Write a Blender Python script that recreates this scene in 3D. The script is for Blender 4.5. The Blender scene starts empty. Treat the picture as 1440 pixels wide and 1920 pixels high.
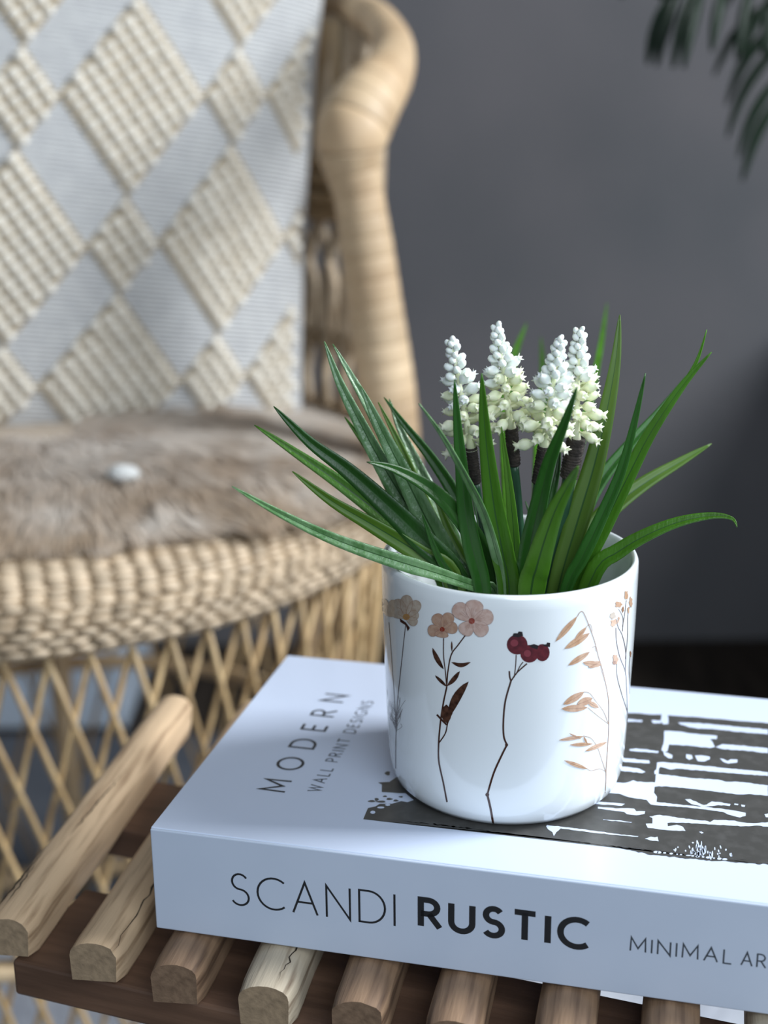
import bpy, bmesh, math, random
from math import sin, cos, pi, radians, atan2, hypot, sqrt
from mathutils import Vector, Matrix, Euler, noise

random.seed(7)
SC = bpy.context.scene
COL = SC.collection
V = Vector

# ------------------------------------------------------------------ camera
F, PITCH, ROLL, EYE = 2633.35, 0.3004849, -0.0097129, 0.7675
cr, sr, cp, sp = cos(ROLL), sin(ROLL), cos(PITCH), sin(PITCH)
right0, fwd0 = V((1, 0, 0)), V((0, cp, -sp))
up0 = right0.cross(fwd0)
right = right0 * cr + up0 * sr
up = up0 * cr - right0 * sr
cam_d = bpy.data.cameras.new('camera'); cam = bpy.data.objects.new('camera', cam_d); COL.objects.link(cam)
M = Matrix((right, up, -fwd0)).transposed().to_4x4(); M.translation = V((0, 0, EYE))
cam.matrix_world = M
cam_d.sensor_fit = 'VERTICAL'; cam_d.sensor_height = 36; cam_d.lens = F / 1920 * 36
cam_d.clip_start = .02; cam_d.clip_end = 50
cam_d.dof.use_dof = True; cam_d.dof.focus_distance = .445; cam_d.dof.aperture_fstop = 7.2
SC.camera = cam

# ------------------------------------------------------------------ light and exposure
w = bpy.data.worlds.new('world'); SC.world = w; w.use_nodes = True
bg = w.node_tree.nodes['Background']; bg.inputs[0].default_value = (.70, .84, 1.0, 1); bg.inputs[1].default_value = .30
ld = bpy.data.lights.new('window_light', 'AREA'); ld.shape = 'RECTANGLE'; ld.size = .5; ld.size_y = .9
ld.energy = 52; ld.color = (.90, .95, 1.0)
lo = bpy.data.objects.new('window_light', ld); COL.objects.link(lo)
lo.location = (1.33, .50, 1.52)
lo.rotation_euler = (V((0, .6, .75)) - lo.location).to_track_quat('-Z', 'Y').to_euler()
l2 = bpy.data.lights.new('rear_fill_light', 'AREA'); l2.shape = 'RECTANGLE'; l2.size = .9; l2.size_y = .9  # soft fill added behind the camera to brighten the table
l2.energy = 12.5; l2.color = (.80, .90, 1.0)
lo2 = bpy.data.objects.new('rear_fill_light', l2); COL.objects.link(lo2)
lo2.location = (.35, -.62, 1.25); lo2.rotation_euler = (V((.1, .45, .62)) - lo2.location).to_track_quat('-Z', 'Y').to_euler()
vs = SC.view_settings; vs.view_transform = 'Standard'; vs.look = 'None'; vs.gamma = 1; vs.use_curve_mapping = False
vs.exposure = 0.0

# ------------------------------------------------------------------ placing helpers: a sight line meets a plane of the room
def ray(px, py):
    a, b = px - 720, py - 960
    X, Y = cr * a + sr * b, -sr * a + cr * b
    return V((X / F, cp - Y / F * sp, -sp - Y / F * cp))
O = V((0, 0, EYE))
def at_z(px, py, z): d = ray(px, py); return O + d * ((z - EYE) / d.z)
def at_y(px, py, y): d = ray(px, py); return O + d * (y / d.y)
def at_plane(px, py, p, n): d = ray(px, py); return O + d * ((p - O).dot(n) / d.dot(n))

# ------------------------------------------------------------------ mesh helpers
class MB:
    def __init__(s): s.v = []; s.f = []; s.m = []
    def add(s, vs_, fs, mi=0):
        o = len(s.v); s.v += [tuple(x) for x in vs_]; s.f += [tuple(i + o for i in f) for f in fs]; s.m += [mi] * len(fs)
    def box(s, c, sx, sy, sz, ax=None, mi=0):
        X, Y, Z = ax or (V((1, 0, 0)), V((0, 1, 0)), V((0, 0, 1)))
        c = V(c)
        p = [c + X * (i * sx / 2) + Y * (j * sy / 2) + Z * (k * sz / 2) for i in (-1, 1) for j in (-1, 1) for k in (-1, 1)]
        s.add(p, [(0, 1, 3, 2), (4, 6, 7, 5), (0, 4, 5, 1), (2, 3, 7, 6), (0, 2, 6, 4), (1, 5, 7, 3)], mi)
    def tube(s, pts, rad, n=8, cap=True, mi=0, flat=1.0):
        pts = [V(p) for p in pts]; k = len(pts)
        if not hasattr(rad, '__len__'): rad = [rad] * k
        t0 = (pts[1] - pts[0]).normalized()
        u = t0.orthogonal().normalized(); rings = []
        for i in range(k):
            t = (pts[min(i + 1, k - 1)] - pts[max(i - 1, 0)]).normalized()
            u = (u - t * u.dot(t)).normalized(); b = t.cross(u)
            rings.append([pts[i] + (u * cos(2 * pi * j / n) + b * sin(2 * pi * j / n) * flat) * rad[i] for j in range(n)])
        vv = [p for r in rings for p in r]; ff = []
        for i in range(k - 1):
            for j in range(n):
                a, b2 = i * n + j, i * n + (j + 1) % n
                ff.append((a, b2, b2 + n, a + n))
        if cap: ff += [tuple(range(n))[::-1], tuple(range((k - 1) * n, k * n))]
        s.add(vv, ff, mi)
    def lathe(s, prof, n=64, c=(0, 0, 0), mi=0):
        vv = []; ff = []
        for r, z in prof:
            for j in range(n): vv.append((c[0] + r * cos(2 * pi * j / n), c[1] + r * sin(2 * pi * j / n), c[2] + z))
        for i in range(len(prof) - 1):
            for j in range(n):
                a, b = i * n + j, i * n + (j + 1) % n
                ff.append((a, b, b + n, a + n))
        s.add(vv, ff, mi)
    def mesh(s, name, mats, smooth=True):
        me = bpy.data.meshes.new(name); me.from_pydata(s.v, [], s.f)
        for m in (mats if isinstance(mats, (list, tuple)) else [mats]): me.materials.append(m)
        if any(s.m): me.polygons.foreach_set('material_index', s.m)
        me.polygons.foreach_set('use_smooth', [smooth] * len(me.polygons)); me.update()
        return me
    def build(s, name, mats, parent=None, smooth=True):
        return link(name, s.mesh(name, mats, smooth), parent)
def link(name, me, parent=None, mw=None):
    o = bpy.data.objects.new(name, me); COL.objects.link(o)
    if parent:
        o.parent = parent; o.matrix_parent_inverse = Matrix.Translation(-base_of(parent))
    if mw is not None: o.matrix_basis = mw
    return o
BASE = {}
def base_of(o): return BASE.get(o.name, V((0, 0, 0)))
def tag(o, label=None, cat=None, group=None, kind=None):
    for k, v_ in (('label', label), ('category', cat), ('group', group), ('kind', kind)):
        if v_: o[k] = v_
    return o
def thing(name, label, cat, loc, group=None):
    o = bpy.data.objects.new(name, None); COL.objects.link(o); o.empty_display_size = .02
    o.location = loc; BASE[o.name] = V(loc)
    return tag(o, label, cat, group)
def bevel(o, wd, seg=2):
    m = o.modifiers.new('bevel', 'BEVEL'); m.width = wd; m.segments = seg; m.limit_method = 'ANGLE'; m.angle_limit = radians(40)
    return o
def smooth_path(pts, n):
    out = []; P = [V(p) for p in pts]; k = len(P)
    for i in range(n + 1):
        t = i / n * (k - 1); a = min(int(t), k - 2); t -= a
        p0, p1, p2, p3 = P[max(a - 1, 0)], P[a], P[a + 1], P[min(a + 2, k - 1)]
        out.append(.5 * ((2 * p1) + (p2 - p0) * t + (2 * p0 - 5 * p1 + 4 * p2 - p3) * t * t + (3 * p1 - p0 - 3 * p2 + p3) * t ** 3))
    return out
def lerp(a, b, t): return a + (b - a) * t

# ------------------------------------------------------------------ materials
def mat(name, col, rough=.6, col2=None, scale=20, stretch=(1, 1, 1), bump=0, bscale=None, spec=.5, coat=0, rand=0, detail=4,
        contrast=(.35, .65), sheen=0, trans=0, sss=0):
    m = bpy.data.materials.new(name); m.use_nodes = True; N = m.node_tree.nodes; L = m.node_tree.links
    b = N['Principled BSDF']; b.inputs['Base Color'].default_value = (*col, 1); b.inputs['Roughness'].default_value = rough
    b.inputs['Specular IOR Level'].default_value = spec; b.inputs['Coat Weight'].default_value = coat
    b.inputs['Coat Roughness'].default_value = .08
    b.inputs['Sheen Weight'].default_value = sheen
    if sss: b.inputs['Subsurface Weight'].default_value = sss; b.inputs['Subsurface Radius'].default_value = (.6, .8, .3); b.inputs['Subsurface Scale'].default_value = .002
    out = b.inputs['Base Color']
    tc = N.new('ShaderNodeTexCoord'); mp = N.new('ShaderNodeMapping'); mp.inputs['Scale'].default_value = stretch
    L.new(tc.outputs['Object'], mp.inputs[0])
    cur = None
    if col2:
        nz = N.new('ShaderNodeTexNoise'); nz.inputs['Scale'].default_value = scale; nz.inputs['Detail'].default_value = detail
        L.new(mp.outputs[0], nz.inputs['Vector'])
        rp = N.new('ShaderNodeValToRGB'); rp.color_ramp.elements[0].position = contrast[0]; rp.color_ramp.elements[1].position = contrast[1]
        rp.color_ramp.elements[0].color = (*col, 1); rp.color_ramp.elements[1].color = (*col2, 1)
        L.new(nz.outputs[0], rp.inputs[0]); cur = rp.outputs[0]
    if rand:
        oi = N.new('ShaderNodeObjectInfo'); mr = N.new('ShaderNodeMapRange')
        mr.inputs['To Min'].default_value = 1 - rand; mr.inputs['To Max'].default_value = 1 + rand
        L.new(oi.outputs['Random'], mr.inputs[0])
        hs = N.new('ShaderNodeHueSaturation'); L.new(mr.outputs[0], hs.inputs['Value'])
        if cur: L.new(cur, hs.inputs['Color'])
        else: hs.inputs['Color'].default_value = (*col, 1)
        cur = hs.outputs[0]
    if cur: L.new(cur, out)
    if bump:
        n2 = N.new('ShaderNodeTexNoise'); n2.inputs['Scale'].default_value = bscale or scale * 2; n2.inputs['Detail'].default_value = 5
        L.new(mp.outputs[0], n2.inputs['Vector'])
        bp = N.new('ShaderNodeBump'); bp.inputs['Strength'].default_value = 1; bp.inputs['Distance'].default_value = bump
        L.new(n2.outputs[0], bp.inputs['Height']); L.new(bp.outputs[0], b.inputs['Normal'])
    if trans:
        tr = N.new('ShaderNodeBsdfTranslucent'); mx = N.new('ShaderNodeMixShader'); mx.inputs[0].default_value = trans
        if cur: L.new(cur, tr.inputs[0])
        else: tr.inputs[0].default_value = (*col, 1)
        L.new(b.outputs[0], mx.inputs[1]); L.new(tr.outputs[0], mx.inputs[2]); L.new(mx.outputs[0], N['Material Output'].inputs[0])
    return m
def ribs(m, freq, dist):
    N = m.node_tree.nodes; L = m.node_tree.links; b = N['Principled BSDF']
    uv = N.new('ShaderNodeTexCoord'); wv = N.new('ShaderNodeTexWave'); wv.bands_direction = 'Z'; wv.wave_profile = 'SIN'
    wv.inputs['Scale'].default_value = freq; wv.inputs['Distortion'].default_value = .8; wv.inputs['Detail'].default_value = 1
    L.new(uv.outputs['Object'], wv.inputs[0]); bp = N.new('ShaderNodeBump'); bp.inputs['Distance'].default_value = dist
    L.new(wv.outputs[0], bp.inputs['Height']); L.new(bp.outputs[0], b.inputs['Normal'])

M_wall = mat('grey_plaster', (.11, .112, .12), .9, (.15, .143, .15), 2.6, bump=.0008, bscale=60)
M_wall2 = mat('grey_side_wall', (.16, .16, .17), .9)
M_floor = mat('dark_floor_boards', (.020, .015, .011), .6, (.045, .034, .026), 6, (8, 1, 1), spec=.25)
M_white_paint = mat('white_window_paint', (.75, .76, .76), .4)
M_rattan = mat('rattan_cane', (.62, .46, .28), .5, (.40, .26, .135), 30, (1, 1, .25), bump=.0003, rand=.16)
M_strand = mat('rattan_strand', (.56, .40, .21), .5, (.40, .26, .12), 40, rand=.2)
M_weave = mat('rattan_weave', (.60, .475, .335), .5, (.42, .31, .20), 60, rand=.22)
M_weave_dark = mat('rattan_weave_core', (.36, .26, .16), .8)
M_bind = mat('rattan_binding', (.58, .43, .27), .55, (.42, .29, .17), 22, bump=.0002, rand=.12)
M_knit = mat('cream_knit', (.70, .70, .69), .95, (.62, .62, .62), 80, sheen=.2); ribs(M_knit, 92, .0026)
M_bob = mat('cream_wool_bobble', (.80, .76, .68), .95, (.66, .60, .50), 300, sheen=.3, bump=.0004, bscale=900, rand=.07)
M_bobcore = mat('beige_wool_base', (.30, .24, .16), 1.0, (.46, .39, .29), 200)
M_fur = mat('fur_pile', (.80, .73, .65), .8, (.56, .43, .30), 24, contrast=(.36, .66), sheen=.4, detail=2, trans=.4)
M_hide = mat('fur_hide', (.46, .38, .30), 1)
M_furhi = mat('fur_tuft_highlight', (.62, .62, .60), .95, bump=.002, bscale=400)
M_book = mat('book_card_white', (.60, .67, .82), .32, spec=.5)
M_spine = mat('book_spine_white', (.50, .56, .67), .5, (.52, .58, .69), 30)
M_page = mat('page_paper', (.80, .78, .72), .9)
M_ink = mat('black_ink', (.012, .013, .016), .5)
M_inkg = mat('grey_ink', (.05, .06, .075), .5)
M_print = mat('charcoal_print', (.058, .056, .052), .38, (.085, .082, .078), 260, contrast=(.45, .75), detail=6)
M_cer = mat('white_ceramic', (.80, .84, .86), .12, spec=.5, coat=.6)
M_leaf = mat('leaf_green', (.065, .19, .012), .36, (.09, .27, .02), 90, (1, 1, .2), trans=.3, spec=.4, rand=.3, bump=.00025, bscale=900)
M_leafb = mat('leaf_bright_green', (.10, .27, .02), .4, (.15, .34, .05), 90, (1, 1, .2), trans=.4, spec=.4, rand=.1, bump=.0002, bscale=900)
M_leafd = mat('leaf_deep_green', (.022, .10, .012), .33, (.035, .14, .02), 90, (1, 1, .2), trans=.2, spec=.5, rand=.25, bump=.0002, bscale=900)
M_leafc = mat('leaf_silvery_green', (.075, .19, .055), .28, (.16, .30, .13), 240, (1, 1, .4), spec=.8, trans=.12, rand=.15, bump=.0004, bscale=900)
M_leafo = mat('leaf_olive_green', (.075, .17, .012), .4, (.11, .21, .03), 90, (1, 1, .2), trans=.2, rand=.15)
M_rib = mat('leaf_midrib', (.02, .075, .012), .4)
M_stem = mat('stem_green', (.018, .06, .03), .35, (.028, .09, .045), 60)
M_tape = mat('dark_stem_tape', (.012, .009, .007), .8, (.045, .033, .026), 300, bump=.0006, bscale=700)
M_flw = mat('floret_white', (.86, .89, .84), .5, (.78, .84, .80), 300, sss=.3)
M_flc = mat('floret_cream', (.82, .84, .64), .5, (.74, .78, .50), 220, sss=.3)
M_woodp = mat('pale_driftwood', (.64, .455, .285), .6, (.27, .165, .09), 60, (5, 5, .35), bump=.0005, bscale=70, contrast=(.48, .72), detail=7)
M_woodb = mat('brown_driftwood', (.32, .20, .12), .6, (.11, .062, .036), 60, (5, 5, .35), bump=.0006, bscale=70, contrast=(.4, .68), detail=7)
M_woodg = mat('grey_driftwood', (.54, .45, .33), .65, (.20, .14, .09), 60, (5, 5, .35), bump=.0006, bscale=70, contrast=(.5, .7), detail=7)
M_endp = mat('sawn_end_tan', (.31, .22, .135), .9, (.22, .155, .095), 300, bump=.0005, bscale=500)
M_endb = mat('sawn_end_brown', (.20, .125, .076), .9, (.13, .078, .046), 300, bump=.0005, bscale=500)
M_crack = mat('wood_crack', (.035, .022, .012), .9)
M_bar = mat('dark_crossbar_wood', (.15, .080, .048), .6, (.085, .044, .026), 22, (.6, 6, 6), bump=.0004)
M_rug = mat('pale_blue_grey_rug', (.42, .45, .52), 1, (.56, .59, .65), 14, bump=.004, bscale=120)
M_rugd = mat('slate_rug', (.075, .085, .105), 1, (.10, .11, .13), 14, bump=.002, bscale=120)
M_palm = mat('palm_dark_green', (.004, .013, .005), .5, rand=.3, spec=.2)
M_terra = mat('dark_planter', (.05, .05, .055), .6)
M_bark = mat('palm_bark', (.08, .05, .03), .9)
M_blocker = mat('dark_blocker_wood', (.03, .018, .012), .5, (.05, .03, .018), 12, (1, 1, 8))
M_brass = mat('aged_brass', (.45, .33, .15), .35)
M_boxb = mat('pale_blue_box', (.50, .58, .68), .7)

# ------------------------------------------------------------------ the setting
def slab(name, a, b, m, **kw):
    mb = MB(); c = (V(a) + V(b)) / 2; d = V(b) - V(a); mb.box(c, d.x, d.y, d.z); o = mb.build(name, m, smooth=False)
    return tag(o, kind='structure', **kw)
slab('floor', (-1.75, -.6, -.05), (1.55, 1.95, 0), M_floor)
slab('wall_back', (-1.75, 1.85, 0), (1.55, 1.95, 2.5), M_wall)
slab('ceiling', (-1.75, -.6, 2.5), (1.55, 1.95, 2.6), M_wall2)
slab('wall_left', (-1.75, -.6, 0), (-1.65, 1.85, 2.5), M_wall2)
mb = MB()   # right wall with its window opening, built as one slab round the hole
for a, b in (((1.45, -.6, 0), (1.55, -.1, 2.5)), ((1.45, 1.1, 0), (1.55, 1.85, 2.5)), ((1.45, -.1, 0), (1.55, 1.1, .85)), ((1.45, -.1, 2.15), (1.55, 1.1, 2.5))):
    c = (V(a) + V(b)) / 2; d = V(b) - V(a); mb.box(c, d.x, d.y, d.z)
tag(mb.build('wall_right', M_wall2, smooth=False), kind='structure')
wf = thing('window_1', None, None, (1.5, .5, .85)); wf['kind'] = 'structure'
for nm, c, s_ in (('window_frame', (1.5, .5, .875), (.06, 1.2, .05)), ('window_frame', (1.5, .5, 2.125), (.06, 1.2, .05)),
                  ('window_frame', (1.5, -.075, 1.5), (.06, .05, 1.2)), ('window_frame', (1.5, 1.075, 1.5), (.06, .05, 1.2)),
                  ('glazing_bar', (1.5, .5, 1.5), (.04, .03, 1.2))):
    mb = MB(); mb.box(c, *s_); mb.build(nm, M_white_paint, wf, smooth=False)

# ------------------------------------------------------------------ slatted side table
ZT = .50                                           # top of the slats
yaw_s = radians(12.0); es = V((sin(yaw_s), cos(yaw_s), 0)); er = V((cos(yaw_s), -sin(yaw_s), 0))
table = thing('side_table', 'small wooden side table with a top of spaced half-round driftwood slats', 'table', (.05, .46, 0))
SL = [  # near-end centre x,y, length, width, wood, end
    ((-.1285, .4090), .180, .0160, M_woodp, M_endp), ((-.0965, .3945), .19, .0165, M_woodp, M_endp), ((-.0685, .3825), .19, .0160, M_woodb, M_endb),
    ((-.0390, .3710), .19, .0170, M_woodg, M_endp), ((-.0100, .3630), .19, .0165, M_woodb, M_endb), ((.0190, .3535), .19, .0165, M_woodb, M_endb),
    ((.0500, .3440), .19, .0175, M_woodb, M_endb), ((.0800, .3350), .19, .0165, M_woodb, M_endp), ((.1100, .3270), .19, .0165, M_woodg, M_endp),
    ((.1400, .3190), .19, .0165, M_woodb, M_endb), ((.1700, .3110), .19, .0165, M_woodp, M_endp), ((.2000, .3030), .19, .0165, M_woodb, M_endb)]
def slat(i, c, Ln, wd, wood, end):
    rnd = random.Random(i * 31 + 5); h = .0158
    prof = [(-.5, -1), (.5, -1), (.52, -.35)] + [(.52 * cos(a), -.35 + .35 * sin(a) ** .9) for a in [radians(x) for x in (18, 38, 60, 80, 100, 120, 142, 162)]] + [(-.52, -.35)]
    K = 26; mb = MB(); rings = []
    yo = radians((rnd.random() - .5) * 1.5) if i else radians(-1.6); d = (es * cos(yo) + er * sin(yo))
    x = V((d.y, -d.x, 0))
    for k in range(K):
        t = k / (K - 1); e = min(t, 1 - t) * Ln
        sc = 1 - .10 * max(0, 1 - e / .003) ** 2
        wob = (noise.noise(V((i * 7.3, t * 4, 0))) * .0008)
        r = []
        for j, (a, b) in enumerate(prof):
            jit = noise.noise(V((i * 3.1 + j * .8, t * 9, 4))) * .0005
            zz = ZT + (b * h if b < -.9 else b * h * 1) * sc + (0 if b > -.9 else 0) - .0004
            r.append(V((c[0], c[1], 0)) + d * (t * Ln + (a * .0012 * rnd.choice((1, 1)) if k == 0 else 0)) + x * (a * wd * sc + wob + jit) + V((0, 0, zz + min(0, jit))))
        rings.append(r)
    n = len(prof); vv = [p for r in rings for p in r]; ff = []; 
    for k in range(K - 1):
        for j in range(n):
            a, b = k * n + j, k * n + (j + 1) % n
            ff.append((a, b, b + n, a + n))
    mb.add(vv, ff, 0); mb.add(rings[0], [tuple(range(n))[::-1]], 1); mb.add(rings[-1], [tuple(range(n))], 1)
    # local coordinates with z along the grain so that the wood figure runs down the slat
    R = Matrix((x, V((0, 0, 1)).cross(V((0, 0, 1))) if False else V((0, 0, 1)), d)).transposed()
    if R.determinant() < 0: R = Matrix((-x, V((0, 0, 1)), d)).transposed()
    org = V((c[0], c[1], ZT - .008)); Ri = R.inverted()
    mb.v = [tuple(Ri @ (V(p) - org)) for p in mb.v]
    me = mb.mesh('slat', [wood, end]); mw = R.to_4x4(); mw.translation = org
    o = link('slat', me, table, mw)
    md = o.modifiers.new('es', 'EDGE_SPLIT'); md.split_angle = radians(38)
    return o, d, x
slats = [slat(i, *s) for i, s in enumerate(SL)]
# weathering cracks on the pale slats (wavy dark fissures just proud of the wood)
def crack(i, t0, t1, a0, a1, wd):
    o, d, x = slats[i]; c, Ln, w_ = SL[i][0], SL[i][1], SL[i][2]; mb = MB(); K = 26; L_ = []; R_ = []
    for k in range(K):
        t = lerp(t0, t1, k / (K - 1)); a = lerp(a0, a1, k / (K - 1)) + noise.noise(V((i, t * 60, 1))) * .06
        th = math.acos(max(-1, min(1, a / .52))); z = ZT - .0001 + (-.35 + .35 * max(0, sin(th)) ** .9) * .0158
        ww = wd * (sin(pi * (k + .3) / K)) * (.6 + .8 * abs(noise.noise(V((k * .7, i, 2)))))
        p = V((c[0], c[1], z)) + d * (t * Ln) + x * (a * w_)
        L_.append(p - x * ww); R_.append(p + x * ww)
    mb.add(L_ + R_, [(k, k + 1, K + k + 1, K + k) for k in range(K - 1)])
    mb.build('wood_crack', M_crack, table)
crack(0, .03, .25, -.42, -.30, .0005); crack(0, .3, .6, .05, .2, .0004); crack(1, .0, .55, .44, .36, .0005); crack(3, .02, .3, .22, .4, .0004)
crack(0, .05, .2, -.2, -.25, .0003)
# two boards under the slats
def board(name, px_near, px_far, ztop, th, ln):
    n0 = at_z(*px_near, ztop); f0 = at_z(*px_far, ztop)
    return n0, f0
eb = V((cos(radians(-20)), sin(radians(-20)), 0))
nb = at_z(22, 1801, ZT - .0165)
def barmesh(a, wid, ln, th, name='crossbar', m=M_bar, ztop=ZT - .0165):
    mb = MB(); pr = V((-eb.y, eb.x, 0))
    c = V((a.x, a.y, ztop - th / 2)) + eb * ln / 2 + pr * wid / 2
    mb.box((0, 0, 0), ln, wid, th)
    R = Matrix((eb, pr, V((0, 0, 1)))).transposed().to_4x4(); R.translation = c
    o = link(name, mb.mesh(name, m, False), table, R); bevel(o, .0012)
    return o
barmesh(nb, .047, .38, .0135)
fb = at_z(262, 1560, ZT - .0165)
barmesh(fb - eb * .024, .040, .384, .0135)
for s_ in (.13, .31):
    for q in (nb, fb):
        p = q + eb * s_ + V((-eb.y, eb.x, 0)) * .02
        mb = MB(); mb.tube([V((p.x, p.y, ZT - .031)), V((p.x, p.y, .25)), V((p.x, p.y, .0066))], [.0095, .011, .009], 14)
        mb.build('leg', M_bar, table)
for s_ in (.13, .31):
    a = nb + eb * s_ + V((-eb.y, eb.x, 0)) * .02; b = fb + eb * s_ + V((-eb.y, eb.x, 0)) * .02
    mb = MB(); mb.tube([V((a.x, a.y, .16)), V((b.x, b.y, .16))], .006, 10); mb.build('stretcher', M_bar, table)

# ------------------------------------------------------------------ book
S = .2301866
TH, LB, WB = .03731, .1444, .300
yb = .24752
e1 = V((cos(yb), -sin(yb), 0)); e2 = V((sin(yb), cos(yb), 0)); ez = V((0, 0, 1))
ZB = EYE - S                                       # top of the book
A = V((-.0762120, .4022851, ZB))
book = thing('book', 'thick white hardback book with black spine lettering lying flat on the slats', 'book', (A + e1 * .15 + e2 * .07) - V((0, 0, TH)))
def bbox(name, u0, u1, v0, v1, z0, z1, m, bv=0):
    mb = MB(); c = A + e1 * (u0 + u1) / 2 + e2 * (v0 + v1) / 2 + ez * (z0 + z1) / 2
    mb.box((0, 0, 0), u1 - u0, v1 - v0, z1 - z0)
    R = Matrix((e1, e2, ez)).transposed().to_4x4(); R.translation = c
    o = link(name, mb.mesh(name, m, False), book, R)
    if bv: bevel(o, bv, 3)
    return o
ct = .0024
bbox('front_cover', 0, WB, .0002, LB, -ct, 0, M_book, .0004)
bbox('back_cover', 0, WB, .0002, LB, -TH, -TH + ct, M_book, .0004)
bbox('spine', 0, WB, -.0006, ct, -TH + .0003, -.0003, M_spine, .0005)
bbox('page_block', .003, WB - .003, ct + .0002, LB - .003, -TH + ct, -ct, M_page)
# stroke lettering
def arc(cx, cy, rx, ry, a0, a1, n=14): return [(cx + rx * cos(radians(lerp(a0, a1, i / n))), cy + ry * sin(radians(lerp(a0, a1, i / n)))) for i in range(n + 1)]
GL = {
 'A': (.74, [[(0, 0), (.37, 1), (.74, 0)], [(.14, .36), (.60, .36)]]),
 'C': (.80, [arc(.5, .5, .5, .5, 50, 310, 22)]),
 'D': (.76, [[(0, 0), (0, 1), (.28, 1)] + arc(.28, .5, .48, .5, 88, -88, 16) + [(.28, 0), (0, 0), (0, .04)]]),
 'E': (.48, [[(.48, 1), (0, 1), (0, 0), (.48, 0)], [(0, .52), (.44, .52)]]),
 'G': (.86, [arc(.5, .5, .5, .5, 50, 318, 22) + [(.86, .17), (.86, .46), (.56, .46)]]),
 'I': (.0, [[(0, 0), (0, 1)]]),
 'L': (.44, [[(0, 1), (0, 0), (.44, 0)]]),
 'M': (.86, [[(0, 0), (.03, 1), (.43, .22), (.83, 1), (.86, 0)]]),
 'N': (.70, [[(0, 0), (0, 1), (.70, 0), (.70, 1)]]),
 'O': (1.0, [arc(.5, .5, .5, .5, 0, 371.25, 33)]),
 'P': (.50, [[(0, 0), (0, 1), (.22, 1)] + arc(.22, .74, .28, .26, 88, -88, 12) + [(0, .48)]]),
 'R': (.58, [[(0, 0), (0, 1), (.24, 1)] + arc(.24, .74, .28, .26, 88, -88, 12) + [(0, .48)], [(.26, .48), (.60, 0)]]),
 'S': (.54, [arc(.28, .755, .24, .245, 32, 268, 14) + arc(.27, .255, .27, .255, 88, -150, 16)]),
 'T': (.64, [[(.0, 1), (.64, 1)], [(.32, 1), (.32, 0)]]),
 'U': (.66, [[(0, 1), (0, .33)] + arc(.33, .33, .33, .33, 182, 358, 14) + [(.66, .33), (.66, 1)]]),
 'W': (1.02, [[(0, 1), (.27, 0), (.51, .92), (.75, 0), (1.02, 1)]]),
 ' ': (.30, [])}
def ribbon(pts, wd):
    n = len(pts); L_ = []; R_ = []
    P = [V((p[0], p[1])) for p in pts]
    for i in range(n):
        d0 = (P[i] - P[i - 1]).normalized() if i else None; d1 = (P[i + 1] - P[i]).normalized() if i < n - 1 else None
        if d0 is None: d0 = d1
        if d1 is None: d1 = d0
        t = d0 + d1
        t = t.normalized() if t.length > 1e-4 else d0
        nn = V((-t.y, t.x)); c = max(.32, nn.dot(V((-d0.y, d0.x))))
        L_.append(P[i] + nn * (wd / 2 / c)); R_.append(P[i] - nn * (wd / 2 / c))
    return L_, R_
def text(s, org, ux, uy, length, cap, stroke, m, name, nrm, gap=None):
    """word starting at org, running along ux for length, cap height cap; stroke is a share of cap"""
    sw = stroke; adv = sum(GL[c][0] * (1 - sw) + sw for c in s); gaps = len(s) - 1
    hs = cap; g = (length / hs - adv) / gaps
    k = 1
    if gap: k = (length / hs - gap * gaps) / adv; g = gap
    mb = MB(); x = 0
    for ch in s:
        wdt, st = GL[ch]
        for pl in st:
            q = [(x + k * (sw / 2 + a * (1 - sw)), sw / 2 + b * (1 - sw)) for a, b in pl]
            L_, R_ = ribbon(q, sw); n = len(q)
            pv = [org + ux * (p.x * hs) + uy * (p.y * hs) + nrm * .00008 for p in L_ + R_]
            mb.add(pv, [(i, n + i, n + i + 1, i + 1) for i in range(n - 1)])
        x += k * (wdt * (1 - sw) + sw) + g
    return mb.build(name, m, book, smooth=False)
sn = -e2; P0 = A - e2 * .0006
def on_spine(px, py): return at_plane(px, py, P0, sn)
def spine_text(s, pb, pt, pe, stroke, m, gap=None):
    o = on_spine(*pb); cap = (on_spine(*pt) - o).z; ln = (on_spine(*pe) - o).dot(e1)
    text(s, o, e1, ez, ln, cap, stroke, m, 'spine_lettering', sn, gap)
spine_text('SCANDI', (433, 1696), (433, 1635), (742, 1733), .058, M_ink, .20)
spine_text('RUSTIC', (783, 1740), (783, 1680), (1106, 1780), .175, M_ink, .15)
spine_text('MINIMAL', (1180, 1783), (1180, 1755), (1373, 1808), .095, M_inkg, .24)
spine_text('ART', (1388, 1810), (1388, 1783), (1463, 1820), .095, M_inkg, .20)
def on_cover(px, py, dz=0): return at_z(px, py, ZB + dz)
def cover_text(s, pb, pt, pe, stroke, m):
    o = on_cover(*pb); cap = -(on_cover(*pt) - o).dot(e1); ln = (on_cover(*pe) - o).dot(e2)
    text(s, o, e2, -e1, ln, cap, stroke, m, 'cover_lettering', ez)
cover_text('MODERN', (536, 1487), (484, 1481), (652, 1304), .105, M_ink)
cover_text('WALL PRINT DESIGNS', (600, 1486), (574, 1484), (703, 1316), .11, M_inkg)
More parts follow.
